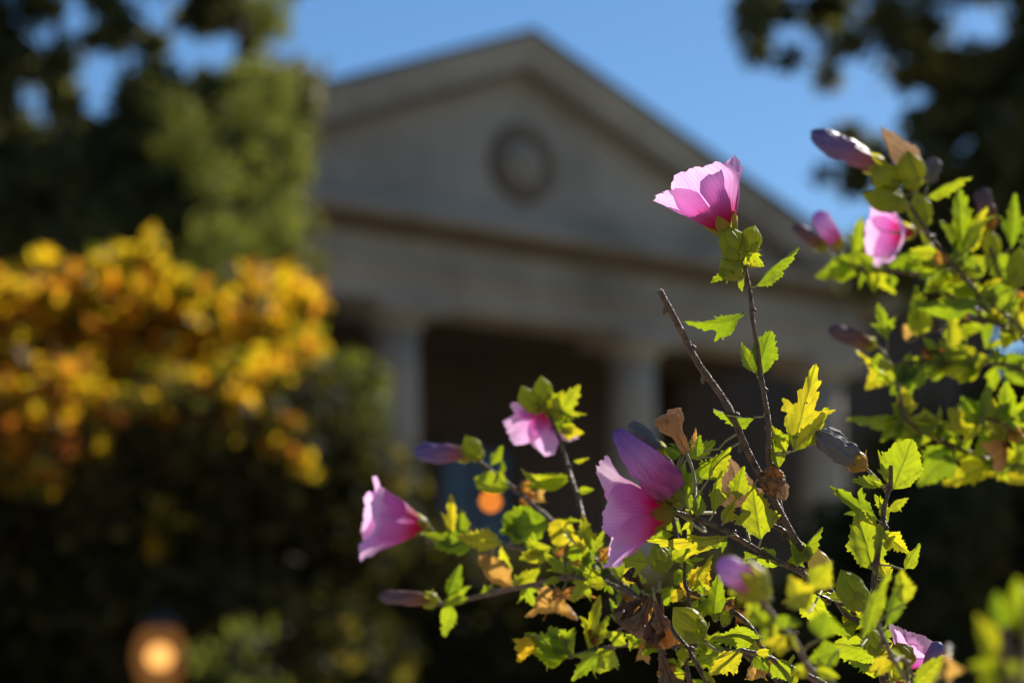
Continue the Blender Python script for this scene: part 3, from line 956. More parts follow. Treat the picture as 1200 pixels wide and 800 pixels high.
def calyx_data(L, rad, opening=0.2, bracts=7, seed=0, n=5):
    """five pointed sepals on a cup, plus thin bracts round the base"""
    rr = random.Random(seed)
    V, Fc = [], []
    ns, ntt = 9, 7
    for k in range(n):
        ph = 2 * math.pi * k / n + rr.uniform(-.1, .1)
        op = opening + rr.uniform(-.08, .12)
        base = len(V)
        for i in range(ns):
            s = i / (ns - 1)
            if s < .4:
                r = rad * math.sin((s / .4) * math.pi / 2) ** .7
                hw = math.pi / n * 1.02
            else:
                q = (s - .4) / .6
                r = rad * (1 + (op) * q * 1.6 - .25 * q * q * (1 - op))
                hw = math.pi / n * (1 - q ** 1.4) * 1.02 + .02
            z = L * s
            for j in range(ntt):
                t = -1 + 2 * j / (ntt - 1)
                a = ph + hw * t
                rb = r * (1 + .07 * (1 - abs(t)) + .05 * s * rr.uniform(-1, 1))
                V.append((rb * math.cos(a), rb * math.sin(a), z))
        Fc += [tuple(base + q for q in g) for g in grid_faces(ns, ntt)]
    for k in range(bracts):
        ph = 2 * math.pi * k / bracts + .3
        base = len(V)
        ln = L * rr.uniform(.5, .75)
        for i in range(5):
            s = i / 4
            r = rad * (.3 + .75 * s + .5 * s * s * rr.uniform(.3, 1))
            hw = rad * .13 * (1 - s ** 2) + rad * .01
            for t in (-1, 0, 1):
                V.append((r * math.cos(ph) - hw * t * math.sin(ph), r * math.sin(ph) + hw * t * math.cos(ph), ln * s * .9 - .02 * L + (0.03 * L if t == 0 else 0)))
        Fc += [tuple(base + q for q in g) for g in grid_faces(5, 3)]
    return V, Fc


def stalk_to(root, base, A, px, py, parent, r=1.9):
    nb = nearest(root, px, py)
    a = nb[3]
    ln = (a - base).length
    if ln < 0.001: return
    c1 = base - A * ln * .45
    pts = []
    for k in range(7):
        t = k / 6
        pts.append(a * (1 - t) ** 2 + c1 * 2 * t * (1 - t) + (base + A * 1.5 * PX) * t * t)
    v, f = tube_data(pts, [r * PX * (1.15 if k in (0, 6) else .95) for k in range(7)], 8, .1)
    build('stalk', v, f, 'green_twig', parent, origin=a)


def flower(root, bx, by, dx, dy, dz, L, a0=24, a1=40, flare=25, spin=0.0, hw=.46, db=0, seed=1, n=5, ruff=.05, cal=(17, 10), skip=(), attach=None, lens=None, depth=None, mat='petal', label=None):
    nb = nearest(root, bx, by)
    d = (nb[2] if depth is None else depth * DSC.get(root.name, 1.0)) - db * PX
    B = at(bx, by, d)
    X, Y, A = frame(dirpx(dx, dy, dz), spin)
    fl = empty('flower', B, root)
    if label: fl["label"] = label
    Lm = L * PX * d / FOCUS
    rr = random.Random(seed)
    ns, ntt = 26, 27
    for k in range(n):
        if k in skip: continue
        Lk = Lm * (lens[k] if lens else 1) * rr.uniform(.95, 1.05)
        ph = 2 * math.pi * k / 5 + rr.uniform(-.1, .1)
        fa = flare + rr.uniform(-10, 12)
        aa1 = a1 + rr.uniform(-5, 5)
        # profile table
        N_ = 60
        rs, zs = [0.045 * Lk], [0.0]
        for i in range(N_):
            s = (i + .5) / N_
            th = R(a0 + (aa1 - a0) * min(1, s / .6) + fa * max(0, (s - .62) / .38) ** 1.5)
            rs.append(rs[-1] + math.sin(th) * Lk / N_)
            zs.append(zs[-1] + math.cos(th) * Lk / N_)
        V, sa, ta = [], [], []
        p1, p2, p3 = rr.uniform(0, 6), rr.uniform(0, 6), rr.uniform(0, 6)
        for i in range(ns):
            s0 = i / (ns - 1)
            for j in range(ntt):
                t = -1 + 2 * j / (ntt - 1)
                edge = 1 - .17 * abs(t) ** 2.4 + .04 * math.sin(4 * t + p1) + .014 * math.sin(13 * t + p2) + .012 * math.sin(29 * t + p3)
                s = s0 * edge
                q = s * N_
                i0 = min(N_ - 1, int(q)); fr = q - i0
                r = rs[i0] + (rs[i0 + 1] - rs[i0]) * fr
                z = zs[i0] + (zs[i0 + 1] - zs[i0]) * fr
                wd = hw * Lk * min(1, (s0 / .62 + .06)) ** .85 * (1 - .12 * max(0, (s0 - .8) / .2) ** 2)
                al = min(1.25, wd / max(r, 1e-6))
                a = ph + al * t
                bump = ruff * Lk * s0 ** 2.2 * (math.sin(2.6 * t * math.pi / 2 + p3) * .6 + .45 * abs(t) ** 1.5 * math.sin(7 * t + 5 * s0 + p2))
                bump += .010 * Lk * s0 * math.cos(30 * t) * .35 + .016 * Lk * s0 * mnoise.noise(Vector((t * 4, s0 * 5, seed + k))) + .009 * Lk * s0 * mnoise.noise(Vector((t * 9, s0 * 10, seed + k)))
                r2 = r * (1 + .15 * t * s0) + bump
                V.append((r2 * math.cos(a), r2 * math.sin(a), z - bump * .5))
                sa.append(s0); ta.append(t)
        sub('petal', V, grid_faces(ns, ntt), mat, B, X, Y, A, fl, {'s': sa, 't': ta})
    # staminal column
    v, f = tube_data([Vector((0, 0, z)) for z in np.linspace(0, .55 * Lm, 8)], [2.6 * PX, 2.2 * PX, 2 * PX, 2.6 * PX, 3.4 * PX, 3.2 * PX, 2.2 * PX, .8 * PX], 10, .5, seed)
    sub('pistil', [tuple(q) for q in v], f, 'pistil', B, X, Y, A, fl)
    if cal:
        V, Fc = calyx_data(cal[0] * PX * 1.1, cal[1] * PX, .42, 7, seed)
        sub('calyx', V, Fc, 'calyx', B - A * 5 * PX, X, Y, A, fl)
    ax, ay = attach if attach else (bx, by)
    stalk_to(root, B - A * 4 * PX, A, ax, ay, fl)
    return fl


M['pistil'] = solid('cream_pistil', (0.62, 0.52, 0.30), (0.75, 0.68, 0.5), 300, 0.7)

PROFS = {
    'bud': [(0, .50), (.12, .72), (.3, .95), (.5, 1.0), (.7, .93), (.85, .74), (.94, .52), (.985, .30), (1, .05)],
    'slim': [(0, .55), (.15, .75), (.4, .95), (.65, 1.0), (.85, .88), (.95, .6), (.99, .35), (1, .05)],
    'flared': [(0, .30), (.2, .34), (.45, .45), (.65, .75), (.8, 1.0), (.92, 1.15), (.97, .9), (1, .3)],
    'drop': [(0, .85), (.12, 1.0), (.3, .98), (.5, .8), (.7, .52), (.85, .32), (.95, .2), (1, .05)],
    'blunt': [(0, .80), (.12, .98), (.3, 1.0), (.5, .90), (.7, .70), (.86, .52), (.95, .42), (.99, .25), (1, .05)],
    'capsule': [(0, .2), (.08, .62), (.25, .95), (.42, 1.0), (.6, .9), (.76, .62), (.88, .32), (.96, .12), (1, .02)],
}


def rolled(root, name, bx, by, tx, ty, wpx, mat, prof='bud', dt=0, db=0, seed=1, twist=2.2, crumple=.12, ridge=.17, cal=None, calmat='calyx', attach=None, depth=None, curve=0.0, label=None, stalk=True):
    """closed, rolled or dried flower: a twisted five-ridged body, with its calyx"""
    nb = nearest(root, bx, by)
    d = (nb[2] if depth is None else depth * DSC.get(root.name, 1.0)) - db * PX
    B = at(bx, by, d)
    T = at(tx, ty, d - dt * PX)
    L = (T - B).length
    X, Y, A = frame(T - B, seed * .7)
    rad = wpx / 2 * PX * d / FOCUS
    pz = np.array(PROFS[prof])
    ns, n = 44, 96
    V, sa, ta = [], [], []
    sd = Vector((seed * 3.1, seed * 1.7, seed))
    for i in range(ns):
        s = i / (ns - 1)
        pr = np.interp(s, pz[:, 0], pz[:, 1])
        bow = curve * L * math.sin(math.pi * s)
        for k in range(n):
            a = 2 * math.pi * k / n
            rd = abs(math.sin(2.5 * (a + twist * s))) ** .6
            r = rad * pr * (1 - ridge + ridge * 1.4 * rd)
            q = Vector((math.cos(a) * 1.4, math.sin(a) * 1.4, s * 4)) + sd
            r *= 1 + crumple * mnoise.noise(q) * 1.4 + crumple * .6 * mnoise.noise(q * 2.7)
            aw = a + twist * .7 * s
            r *= 1 + .13 * mnoise.noise(Vector((math.cos(aw) * 4.2, math.sin(aw) * 4.2, s * 1.3)) + sd) + .05 * mnoise.noise(Vector((math.cos(aw) * 11, math.sin(aw) * 11, s * 2.5)) + sd)
            z = s * L * (1 + crumple * .3 * mnoise.noise(q * 1.3) * s)
            V.append((r * math.cos(a) + bow, r * math.sin(a), z))
            sa.append(min(1, s)); ta.append(a / math.pi - 1)
    Fc = grid_faces(ns, n, True) + [tuple(reversed(range(n))), tuple(range((ns - 1) * n, ns * n))]
    o = sub(name, V, Fc, mat, B, X, Y, A, root, {'s': sa, 't': ta}, label=label)
    if cal:
        V, Fc = calyx_data(cal[0] * PX, cal[1] * PX, .10, 7, seed)
        sub('calyx', V, Fc, calmat, B - A * cal[0] * .38 * PX, X, Y, A, o)
    if stalk:
        ax, ay = attach if attach else (bx, by)
        stalk_to(root, B - A * (cal[0] * .36 if cal else 0) * PX, A, ax, ay, o)
    return o


def capsule(root, bx, by, tx, ty, wpx, mat='calyx', seed=1, **k):
    """green pointed bud wrapped in its sepals"""
    return rolled(root, 'green_bud', bx, by, tx, ty, wpx, mat, 'capsule', seed=seed, twist=.25, crumple=.05, ridge=.22, cal=(math.hypot(tx - bx, ty - by) * .62, wpx * .47), **k)


# ------------------------------------------------------------------ main shrub
rb = at(1085, 400, 1.6); rb.z = 0
shrub = empty('hibiscus_shrub', rb, label='sharply focused hibiscus shrub with pink flowers and backlit yellow green leaves', cat='shrub', group='hibiscus plants in front of the building')
G16 = ground_py(1.6)
branch(shrub, [(773, 339, 1.535), (797, 388, 1.54), (822, 430, 1.54), (848, 470, 1.545), (878, 535, 1.55), (910, 590, 1.55), (940, 640, 1.55), (985, 712, 1.56), (1042, 806, 1.57), (1080, 1300, 1.6), (1085, G16, 1.6)], 3.9, 8.5)
branch(shrub, [(862, 293, 1.55), (874, 318, 1.55), (880, 350, 1.55), (885, 395, 1.55), (893, 440, 1.55), (899, 500, 1.55), (903, 545, 1.555), (916, 600, 1.555)], 2.0, 3.7)
branch(shrub, [(792, 600, 1.54), (818, 606, 1.54), (850, 624, 1.545), (900, 652, 1.55), (940, 668, 1.55), (975, 700, 1.56)], 2.6, 4.0)
branch(shrub, [(900, 613, 1.57), (920, 625, 1.565), (942, 645, 1.56)], 2.6, 3.4)
branch(shrub, [(1044, 545, 1.55), (1041, 575, 1.55), (1036, 610, 1.55), (1028, 655, 1.545), (1022, 690, 1.545), (1022, 740, 1.55), (1036, 800, 1.565)], 2.4, 4.6)
branch(shrub, [(802, 655, 1.60), (776, 662, 1.575)][::-1] + [(806, 690, 1.6), (838, 705, 1.6), (875, 730, 1.58), (905, 770, 1.57), (960, 800, 1.57), (1035, 850, 1.58)], 2.0, 4.0)
branch(shrub, [(868, 760, 1.53), (905, 772, 1.535), (960, 797, 1.55), (1040, 850, 1.57)], 2.6, 3.8)
branch(shrub, [(786, 590, 1.66), (796, 640, 1.66), (805, 690, 1.66), (812, 760, 1.66), (822, 850, 1.66), (1010, 1500, 1.64), (1075, G16 - 60, 1.61)], 2.6, 5.0)
branch(shrub, [(500, 634, 1.92), (540, 632, 1.9), (585, 636, 1.88), (640, 652, 1.80), (700, 678, 1.72), (745, 700, 1.67), (785, 735, 1.63), (830, 800, 1.62), (930, 1000, 1.62), (1040, 1600, 1.61), (1078, G16 - 30, 1.605)], 3.0, 6.5)
branch(shrub, [(508, 708, 1.90), (560, 698, 1.88), (620, 685, 1.82), (665, 676, 1.76), (702, 679, 1.72)], 2.8, 3.8)
branch(shrub, [(548, 534, 1.95), (570, 548, 1.94), (600, 570, 1.92), (640, 602, 1.87), (690, 648, 1.76), (745, 698, 1.68)], 2.6, 4.2)
branch(shrub, [(640, 478, 1.88), (655, 510, 1.87), (670, 560, 1.85), (684, 612, 1.82), (692, 655, 1.77), (712, 682, 1.71)], 2.4, 3.6)
branch(shrub, [(672, 768, 1.73), (720, 757, 1.71), (780, 757, 1.69), (850, 761, 1.66), (905, 790, 1.64), (990, 900, 1.62)], 2.4, 3.6)
branch(shrub, [(770, 690, 1.62), (772, 740, 1.62), (785, 800, 1.62), (830, 900, 1.62)], 3.0, 4.0)
branch(shrub, [(722, 740, 1.72), (745, 726, 1.69), (770, 722, 1.65)], 2.0, 2.6)
# nearer shoots, out of focus
branch(shrub, [(880, 690, 1.20), (905, 720, 1.22), (945, 775, 1.27), (1000, 900, 1.35), (1075, 1700, 1.5), (1082, G16 - 90, 1.58)], 3.0, 4.5)
branch(shrub, [(1028, 728, 1.32), (1045, 772, 1.34), (1066, 830, 1.38), (1085, 1400, 1.52), (1088, G16 - 70, 1.59)], 2.6, 4.4)
branch(shrub, [(1108, 778, 1.14), (1112, 830, 1.2), (1098, 1600, 1.45), (1092, G16 - 110, 1.57)], 2.4, 4.6)

# flowers
flower(shrub, 855, 274, -25, -52, -15, 92, a0=40, a1=26, flare=8, spin=1.1, hw=.52, seed=3, ruff=.075, cal=(24, 13), attach=(864, 297))
flower(shrub, 786, 602, -80, 3, -10, 100, a0=42, a1=33, flare=16, spin=1.15, hw=.47, seed=8, ruff=.06, lens=(1, 1, .95, 1.08, 1), cal=(27, 15), attach=(795, 601))
flower(shrub, 499, 616, -60, -8, 12, 84, a0=40, a1=18, flare=34, spin=0.25, hw=.52, seed=5, ruff=.07, cal=(20, 12), attach=(503, 634))
flower(shrub, 640, 470, -6, 34, -34, 60, a0=28, a1=46, flare=22, spin=0.6, hw=.42, seed=12, ruff=.10, skip=(3,), cal=(20, 12), attach=(640, 480))
flower(shrub, 1050, 792, 26, -40, 10, 62, a0=18, a1=38, flare=18, spin=0.5, hw=.46, seed=15, ruff=.05, cal=(20, 11), depth=1.50, attach=(1040, 800))
flower(shrub, 1052, 792, 6, 34, 20, 34, a0=24, a1=36, flare=10, spin=0.1, hw=.46, seed=16, cal=(16, 9), depth=1.52, attach=(1040, 800))
# rolled, spent and dried flowers
rolled(shrub, 'rolled_flower', 789, 577, 722, 504, 42, 'bud_petal', 'blunt', seed=2, twist=1.0, crumple=.20, ridge=.22, cal=(34, 14), attach=(797, 601), curve=.03, db=6, label='large purple flower rolled closed')
rolled(shrub, 'rolled_flower', 548, 532, 486, 529, 22, 'blue_bud_petal', 'slim', seed=4, cal=(24, 12), attach=(552, 537))
rolled(shrub, 'rolled_flower', 508, 703, 444, 698, 17, 'brown_bud_petal', 'slim', seed=6, cal=(22, 11), attach=(512, 707), label='brownish pink flower rolled closed')
rolled(shrub, 'rolled_flower', 886, 688, 842, 658, 32, 'bud_petal', 'bud', seed=9, depth=1.19, cal=(36, 16), attach=(886, 698))
rolled(shrub, 'rolled_flower', 776, 530, 738, 496, 18, 'grey_flower', 'slim', seed=10, depth=1.68, cal=(18, 9), attach=(786, 592))
rolled(shrub, 'rolled_flower', 1085, 782, 1102, 752, 17, 'blue_bud_petal', 'slim', seed=19, depth=1.47, attach=(1108, 780), label='small dark blue rolled flower')
rolled(shrub, 'wilted_flower', 1007, 543, 957, 506, 30, 'grey_flower', 'slim', seed=11, twist=.3, crumple=.26, ridge=.12, cal=(26, 12), calmat='old_calyx', depth=1.56, attach=(1040, 578), label='grey wilted flower with a yellow calyx')
rolled(shrub, 'wilted_flower', 804, 530, 781, 484, 31, 'dry_flower', 'flared', seed=13, twist=.5, crumple=.34, ridge=.25, depth=1.58, attach=(812, 602), label='crumpled tan dried flower')
rolled(shrub, 'wilted_flower', 868, 592, 852, 536, 38, 'dry_flower', 'drop', seed=14, twist=.4, crumple=.36, ridge=.26, depth=1.565, attach=(882, 640))
for x, y, tx, ty, wd, sd, dp in [(766, 696, 744, 742, 20, 81, 1.60), (772, 694, 764, 752, 18, 82, 1.585), (760, 698, 722, 722, 18, 83, 1.615), (774, 700, 780, 756, 15, 84, 1.59), (752, 690, 738, 668, 16, 85, 1.62), (762, 700, 734, 738, 14, 86, 1.61), (768, 704, 776, 738, 17, 87, 1.58)]:
    rolled(shrub, 'wilted_flower', x, y, tx, ty, wd, 'brown_dry_flower' if sd % 2 else 'dry_leaf', 'flared', seed=sd, twist=.9, crumple=.5, ridge=.5, depth=dp)
for x, y, tx, ty, wd, sd, m in [(905, 578, 906, 548, 24, 21, 'dry_leaf'), (918, 560, 896, 576, 18, 22, 'dry_leaf'), (904, 556, 920, 584, 17, 23, 'dry_flower')]:
    rolled(shrub, 'wilted_flower', x, y, tx, ty, wd, m, 'bud', seed=sd, twist=.3, crumple=.5, ridge=.4, depth=1.548, attach=(905, 560))
rolled(shrub, 'wilted_flower', 775, 768, 788, 815, 26, 'brown_dry_flower', 'flared', seed=24, twist=.8, crumple=.45, ridge=.4, depth=1.62, label='brown dried flower hanging down')
# green buds
capsule(shrub, 876, 290, 885, 264, 25, seed=31, attach=(870, 306), db=4)
capsule(shrub, 861, 299, 851, 263, 29, seed=32, attach=(868, 306), db=7)
capsule(shrub, 861, 322, 848, 298, 24, seed=33, attach=(874, 318), db=4)
capsule(shrub, 776, 664, 768, 636, 26, seed=34, depth=1.575)
capsule(shrub, 817, 742, 789, 711, 34, seed=35, depth=1.56, attach=(868, 760))
capsule(shrub, 1006, 705, 985, 667, 32, seed=36, depth=1.50, attach=(1022, 700))
capsule(shrub, 560, 536, 545, 510, 22, seed=37)
capsule(shrub, 624, 478, 611, 452, 22, seed=38)
capsule(shrub, 638, 470, 634, 440, 22, seed=39)
capsule(shrub, 797, 588, 787, 562, 22, seed=40, db=-5)
capsule(shrub, 1062, 776, 1050, 752, 26, seed=41, depth=1.48, attach=(1045, 780))
capsule(shrub, 1028, 762, 1020, 735, 22, seed=42, depth=1.5, attach=(1025, 770))
rolled(shrub, 'green_bud', 962, 676, 959, 643, 26, 'yellow_bud', 'capsule', seed=43, twist=.3, crumple=.15, ridge=.25, depth=1.53, attach=(952, 668), label='pale yellow bud opening') if 'yellow_bud' in M else None

LV = [
    # about the topmost flower
    (886, 336, 941, 287, 34, 58, .5, .5, 'b'), (872, 366, 798, 376, 50, -40, -1.1, .45, 'c'), (887, 440, 905, 384, 33, 18, .5, .35, 'd'),
    (884, 437, 867, 398, 30, 50, .6, .3, 'a', -10), (878, 294, 896, 314, 20, 20, .6, .3, 'c'), (867, 313, 830, 333, 24, -25, .7, .3, 'c', 4), (868, 312, 852, 326, 16, 20, .4, .3, 'b', 3),
    # middle of the main stem
    (884, 489, 833, 478, 24, -52, -.6, .7, 'b', 6), (930, 530, 958, 420, 62, 10, .35, .3, 'c'), (929, 530, 973, 474, 36, -40, .5, .3, 'a', -10), (922, 530, 903, 496, 24, 22, .5, .4, 'a', -3), (913, 548, 905, 512, 22, 30, .4, .4, 'b', 4),
    (892, 633, 881, 563, 52, 8, .25, .25, 'a', 6), (888, 652, 868, 664, 30, 55, .6, .3, 'a'), (915, 662, 868, 655, 28, -55, .8, .3, 'a', 4), (905, 509, 938, 512, 16, 62, .3, .5, 'b', -6),
    (937, 660, 966, 615, 30, 45, .9, .6, 'b', 8), (847, 614, 862, 582, 24, 30, .6, .3, 'a'),
    # round the centre flower
    (858, 627, 752, 632, 40, -48, -.5, .3, 'c', 8), (802, 534, 796, 502, 30, 10, .5, .3, 'c'), (806, 536, 841, 516, 26, -35, .5, .4, 'b'), (798, 535, 778, 524, 22, 30, .4, .3, 'a'), (816, 537, 820, 507, 15, 30, .5, .4, 'b'),
    (793, 573, 832, 550, 46, -20, .4, .3, 'c', 4), (836, 602, 846, 547, 34, 38, .6, .5, 'c', 4), (830, 562, 858, 520, 28, 38, .5, .4, 'b'), (862, 586, 872, 543, 26, 12, .4, .3, 'a', -8), (818, 604, 819, 578, 18, 20, .4, .4, 'b'),
    (808, 598, 806, 568, 15, 42, .4, .4, 'b', 6), (812, 560, 790, 588, 24, 40, .6, .3, 'a', -10), (795, 608, 780, 620, 30, 15, .5, .3, 'a', -8), (820, 560, 845, 536, 30, 25, .5, .3, 'a', -14),
    # lower centre
    (813, 690, 838, 646, 18, 50, .5, .5, 'b', 6), (836, 729, 843, 668, 48, 18, .5, .35, 'c', 14), (846, 735, 853, 697, 22, 45, .5, .4, 'b', 12), (892, 746, 830, 748, 40, -35, .5, .3, 'a', 10),
    (805, 700, 826, 662, 40, 10, .4, .2, 'd', -12, 0, 'yellow_leaf'), (790, 702, 770, 690, 24, 20, .4, .3, 'a', -6), (858, 764, 803, 778, 34, 25, .5, .3, 'a', 0), (870, 764, 828, 792, 34, -25, .5, .3, 'a', 0), (762, 660, 727, 655, 42, -15, .5, .3, 'c', -6),
    (722, 672, 760, 682, 36, 10, .4, .3, 'c'), (795, 655, 790, 630, 24, 35, .3, .3, 'a', 0), (905, 772, 930, 800, 30, 20, .3, .3, 'a'),
    # right stem
    (1046, 573, 1071, 511, 50, -12, .35, .3, 'd'), (1044, 570, 1028, 524, 26, 25, .6, .4, 'c', -4), (1034, 567, 996, 562, 22, 48, .6, .4, 'b'), (1030, 610, 969, 566, 38, 22, .5, .3, 'c', 4), (1024, 669, 1004, 594, 52, 12, .3, .25, 'd', 4),
    (1040, 612, 1030, 578, 20, 35, .4, .3, 'a', -8), (1036, 634, 1052, 625, 16, 55, .8, .6, 'a', 2), (1060, 668, 1079, 634, 20, 25, .5, .4, 'b', 4), (1060, 708, 1056, 664, 34, 25, .6, .4, 'a', 8), (1040, 680, 1028, 650, 22, 30, .4, .4, 'b', -4),
    (1015, 735, 990, 699, 46, 10, .4, .3, 'd', -2), (1004, 702, 954, 694, 24, 62, .5, .3, 'a', 12), (1036, 770, 972, 752, 46, -38, .6, .2, 'd', 10), (1030, 785, 990, 772, 30, -55, .4, .3, 'a', 14), (1025, 748, 1058, 735, 28, 20, .4, .3, 'c', -4), (1028, 748, 1000, 745, 22, 35, .4, .3, 'a', -6),
    (1070, 800, 1119, 760, 34, 25, .3, .35, 'b', 20), (1058, 795, 1048, 770, 22, 20, .3, .3, 'a', 12), (940, 690, 975, 745, 40, 30, .4, .2, 'a', -16), (985, 760, 945, 775, 34, 20, .4, .2, 'a', -10),
    # left flowers and branches
    (545, 640, 490, 622, 26, 40, .5, .3, 'a'), (560, 632, 505, 640, 40, 42, .5, .3, 'a', 2), (530, 628, 528, 574, 28, 12, .4, .4, 'c'), (540, 628, 540, 594, 20, 30, .4, .4, 'b', 4), (590, 636, 532, 628, 34, 45, .5, .3, 'a', 4), (600, 635, 622, 590, 52, 30, .5, .3, 'd'),
    (645, 612, 582, 624, 44, 22, .4, .3, 'a', 4), (648, 640, 606, 656, 36, 10, .4, .3, 'c', 4), (668, 610, 648, 640, 36, 10, .4, .3, 'd'), (692, 654, 681, 596, 26, 30, .3, .3, 'a', -4), (598, 572, 552, 560, 34, 45, .7, .4, 'd', 2),
    (668, 555, 606, 548, 28, -45, -1.0, .4, 'b', 2), (668, 562, 610, 570, 26, 35, .6, .3, 'a', 2), (672, 540, 692, 536, 12, 60, .4, .4, 'b'), (648, 496, 682, 448, 48, 12, .4, .3, 'c'), (646, 490, 660, 455, 34, 30, .4, .3, 'a', -4), (655, 500, 676, 500, 22, 20, .4, .3, 'a'),
    (525, 700, 540, 658, 22, 25, .6, .4, 'b'), (520, 705, 555, 684, 16, 45, .5, .4, 'b'), (530, 708, 520, 748, 24, 30, .5, .3, 'b'), (612, 684, 628, 712, 30, 15, .4, .3, 'c', 2), (608, 686, 602, 672, 20, 30, .4, .3, 'a'), (692, 678, 668, 706, 34, 12, .4, .3, 'c'),
    (690, 762, 704, 692, 34, 15, .4, .3, 'c'), (692, 760, 714, 718, 24, 35, .5, .3, 'b'), (672, 766, 640, 732, 40, 20, .5, .3, 'a'), (670, 768, 612, 740, 36, 25, .5, .3, 'a', 2), (664, 770, 618, 762, 40, 20, .4, .3, 'a', -4), (705, 760, 668, 800, 40, 20, .4, .3, 'c'),
    (720, 760, 700, 790, 34, 25, .4, .3, 'a'), (575, 545, 590, 520, 20, 35, .4, .3, 'a'), (760, 758, 745, 738, 22, 25, .4, .4, 'b'),
]
LV.sort(key=lambda r: -math.hypot(r[0] - r[2], r[1] - r[3]) * r[4])
for i_, row in enumerate(LV):
    row = list(row)
    kw = dict(zip(('wpx', 'roll', 'bend', 'fold', 'kind', 'db', 'dt', 'mat'), row[4:]))
    leaf(shrub, *row[:4], tuft=i_ >= 92 and kw.get('mat', 'leaf') == 'leaf', **kw)
# nearer leaves, blurred
for bx, by, tx, ty, wd, roll, dpt, kd in [(950, 690, 975, 655, 40, 20, 1.24, 'a'), (945, 715, 922, 672, 44, 15, 1.22, 'a'), (962, 748, 968, 714, 36, 15, 1.24, 'd'), (1012, 745, 1044, 664, 30, 35, 1.30, 'b'), (1040, 735, 1062, 672, 34, 28, 1.32, 'a'), (900, 735, 875, 700, 34, 30, 1.22, 'a'), (925, 760, 898, 752, 30, 40, 1.25, 'a')]:
    leaf(shrub, bx, by, tx, ty, wd, roll, .5, .3, kd, depth=dpt)
# curled dry leaves
for bx, by, tx, ty, wd, roll, bd, dpt, m in [
    (602, 688, 556, 650, 44, 15, 1.8, None, 'dry_leaf'), (575, 655, 596, 690, 34, 35, 1.6, None, 'dry_leaf'), (660, 690, 618, 722, 48, 20, 2.0, None, 'dry_leaf'), (640, 690, 672, 726, 44, 30, 2.2, None, 'dry_leaf'), (650, 700, 650, 690, 40, 20, 1.5, 1.78, 'dry_leaf'),
    (612, 575, 640, 592, 40, 20, 2.0, None, 'dry_leaf'), (620, 560, 612, 595, 32, 30, 1.8, None, 'dry_leaf'), 
    (745, 700, 768, 742, 44, -20, 2.4, 1.62, 'dry_leaf'), (778, 745, 745, 760, 30, 15, 1.6, 1.62, 'dry_leaf'), (626, 742, 606, 778, 40, 10, 1.2, None, 'yellow_leaf'), (660, 640, 652, 660, 26, 20, 1.8, None, 'dry_leaf'), (718, 640, 700, 660, 30, 20, 1.8, 1.7, 'dry_leaf'),
    (870, 572, 842, 590, 30, 25, 1.6, 1.57, 'dry_leaf'), (682, 655, 662, 672, 26, 40, 2.2, None, 'dry_leaf'), (730, 690, 745, 712, 28, 30, 2.0, None, 'dry_leaf'), (700, 757, 690, 735, 26, 20, 2.0, None, 'dry_leaf'), (800, 758, 790, 735, 26, 35, 2.2, None, 'dry_leaf'), (625, 590, 640, 570, 24, 30, 2.0, None, 'dry_leaf'), (690, 650, 712, 640, 24, 30, 1.8, None, 'dry_leaf'), (750, 758, 762, 780, 24, 30, 1.8, None, 'dry_leaf'), (860, 715, 880, 735, 30, 30, 2.2, None, 'dry_leaf'), (905, 770, 890, 790, 34, 20, 2.0, None, 'dry_leaf'), (812, 530, 816, 500, 14, 20, 1.2, 1.57, 'dry_leaf'), (892, 600, 850, 606, 16, 40, 2.2, 1.56, 'dry_leaf'), (875, 795, 905, 768, 40, 30, 2.0, 1.56, 'dry_leaf'), (850, 715, 858, 698, 40, 20, 1.8, 1.575, 'dry_leaf'), (1112, 800, 1108, 762, 46, 15, .9, 1.14, 'dry_leaf'), (770, 790, 800, 775, 30, 30, 2.0, 1.62, 'dry_leaf')]:
    leaf(shrub, bx, by, tx, ty, wd * .8, roll, bd, .5, 'a', mat=m, wave=.11, name='dry_leaf', depth=dpt, curl=.8)



def tufts(root, n, boxes, lo=16, hi=34, seed=3):
    """small young leaves in the axils, too many and too small to count"""
    rr = random.Random(seed)
    for x0, y0, x1, y1, k in boxes:
        c = [q for q in BR[root.name] if x0 <= q[0] <= x1 and y0 <= q[1] <= y1]
        for i in range(k if c else 0):
            q = rr.choice(c)
            a = rr.uniform(0, 6.28)
            L_ = rr.uniform(lo, hi)
            bx, by = q[0] + math.cos(a) * 3, q[1] + math.sin(a) * 3
            if min(math.hypot(bx + L_ * math.cos(a) * f_ - 575, by + L_ * math.sin(a) * f_ - 585) for f_ in (0, .5, 1)) < 30: continue
            leaf(root, bx, by, bx + L_ * math.cos(a), by + L_ * math.sin(a) * .9, L_ * rr.uniform(.45, .75), rr.uniform(-65, 65), rr.uniform(-.6, 1.0), rr.uniform(.2, .6), rr.choice('aabcc'), depth=(q[2] + rr.uniform(-8, 8) * PX) / DSC.get(root.name, 1), dt=rr.uniform(-8, 8), tuft=True)
    V, Fc, ve, _ = TUFT[root.name]
    build('young_foliage', np.vstack(V), Fc, 'leaf_tuft', root, origin=WPOS[root.name], attrs={'vein': np.concatenate(ve)}, kind='stuff')


tufts(shrub, 0, [(780, 560, 960, 700, 22), (600, 640, 790, 800, 42), (780, 690, 1060, 800, 50), (520, 530, 720, 700, 20), (1000, 560, 1060, 740, 6), (858, 300, 890, 330, 4), (640, 470, 670, 520, 3)], 18, 42)

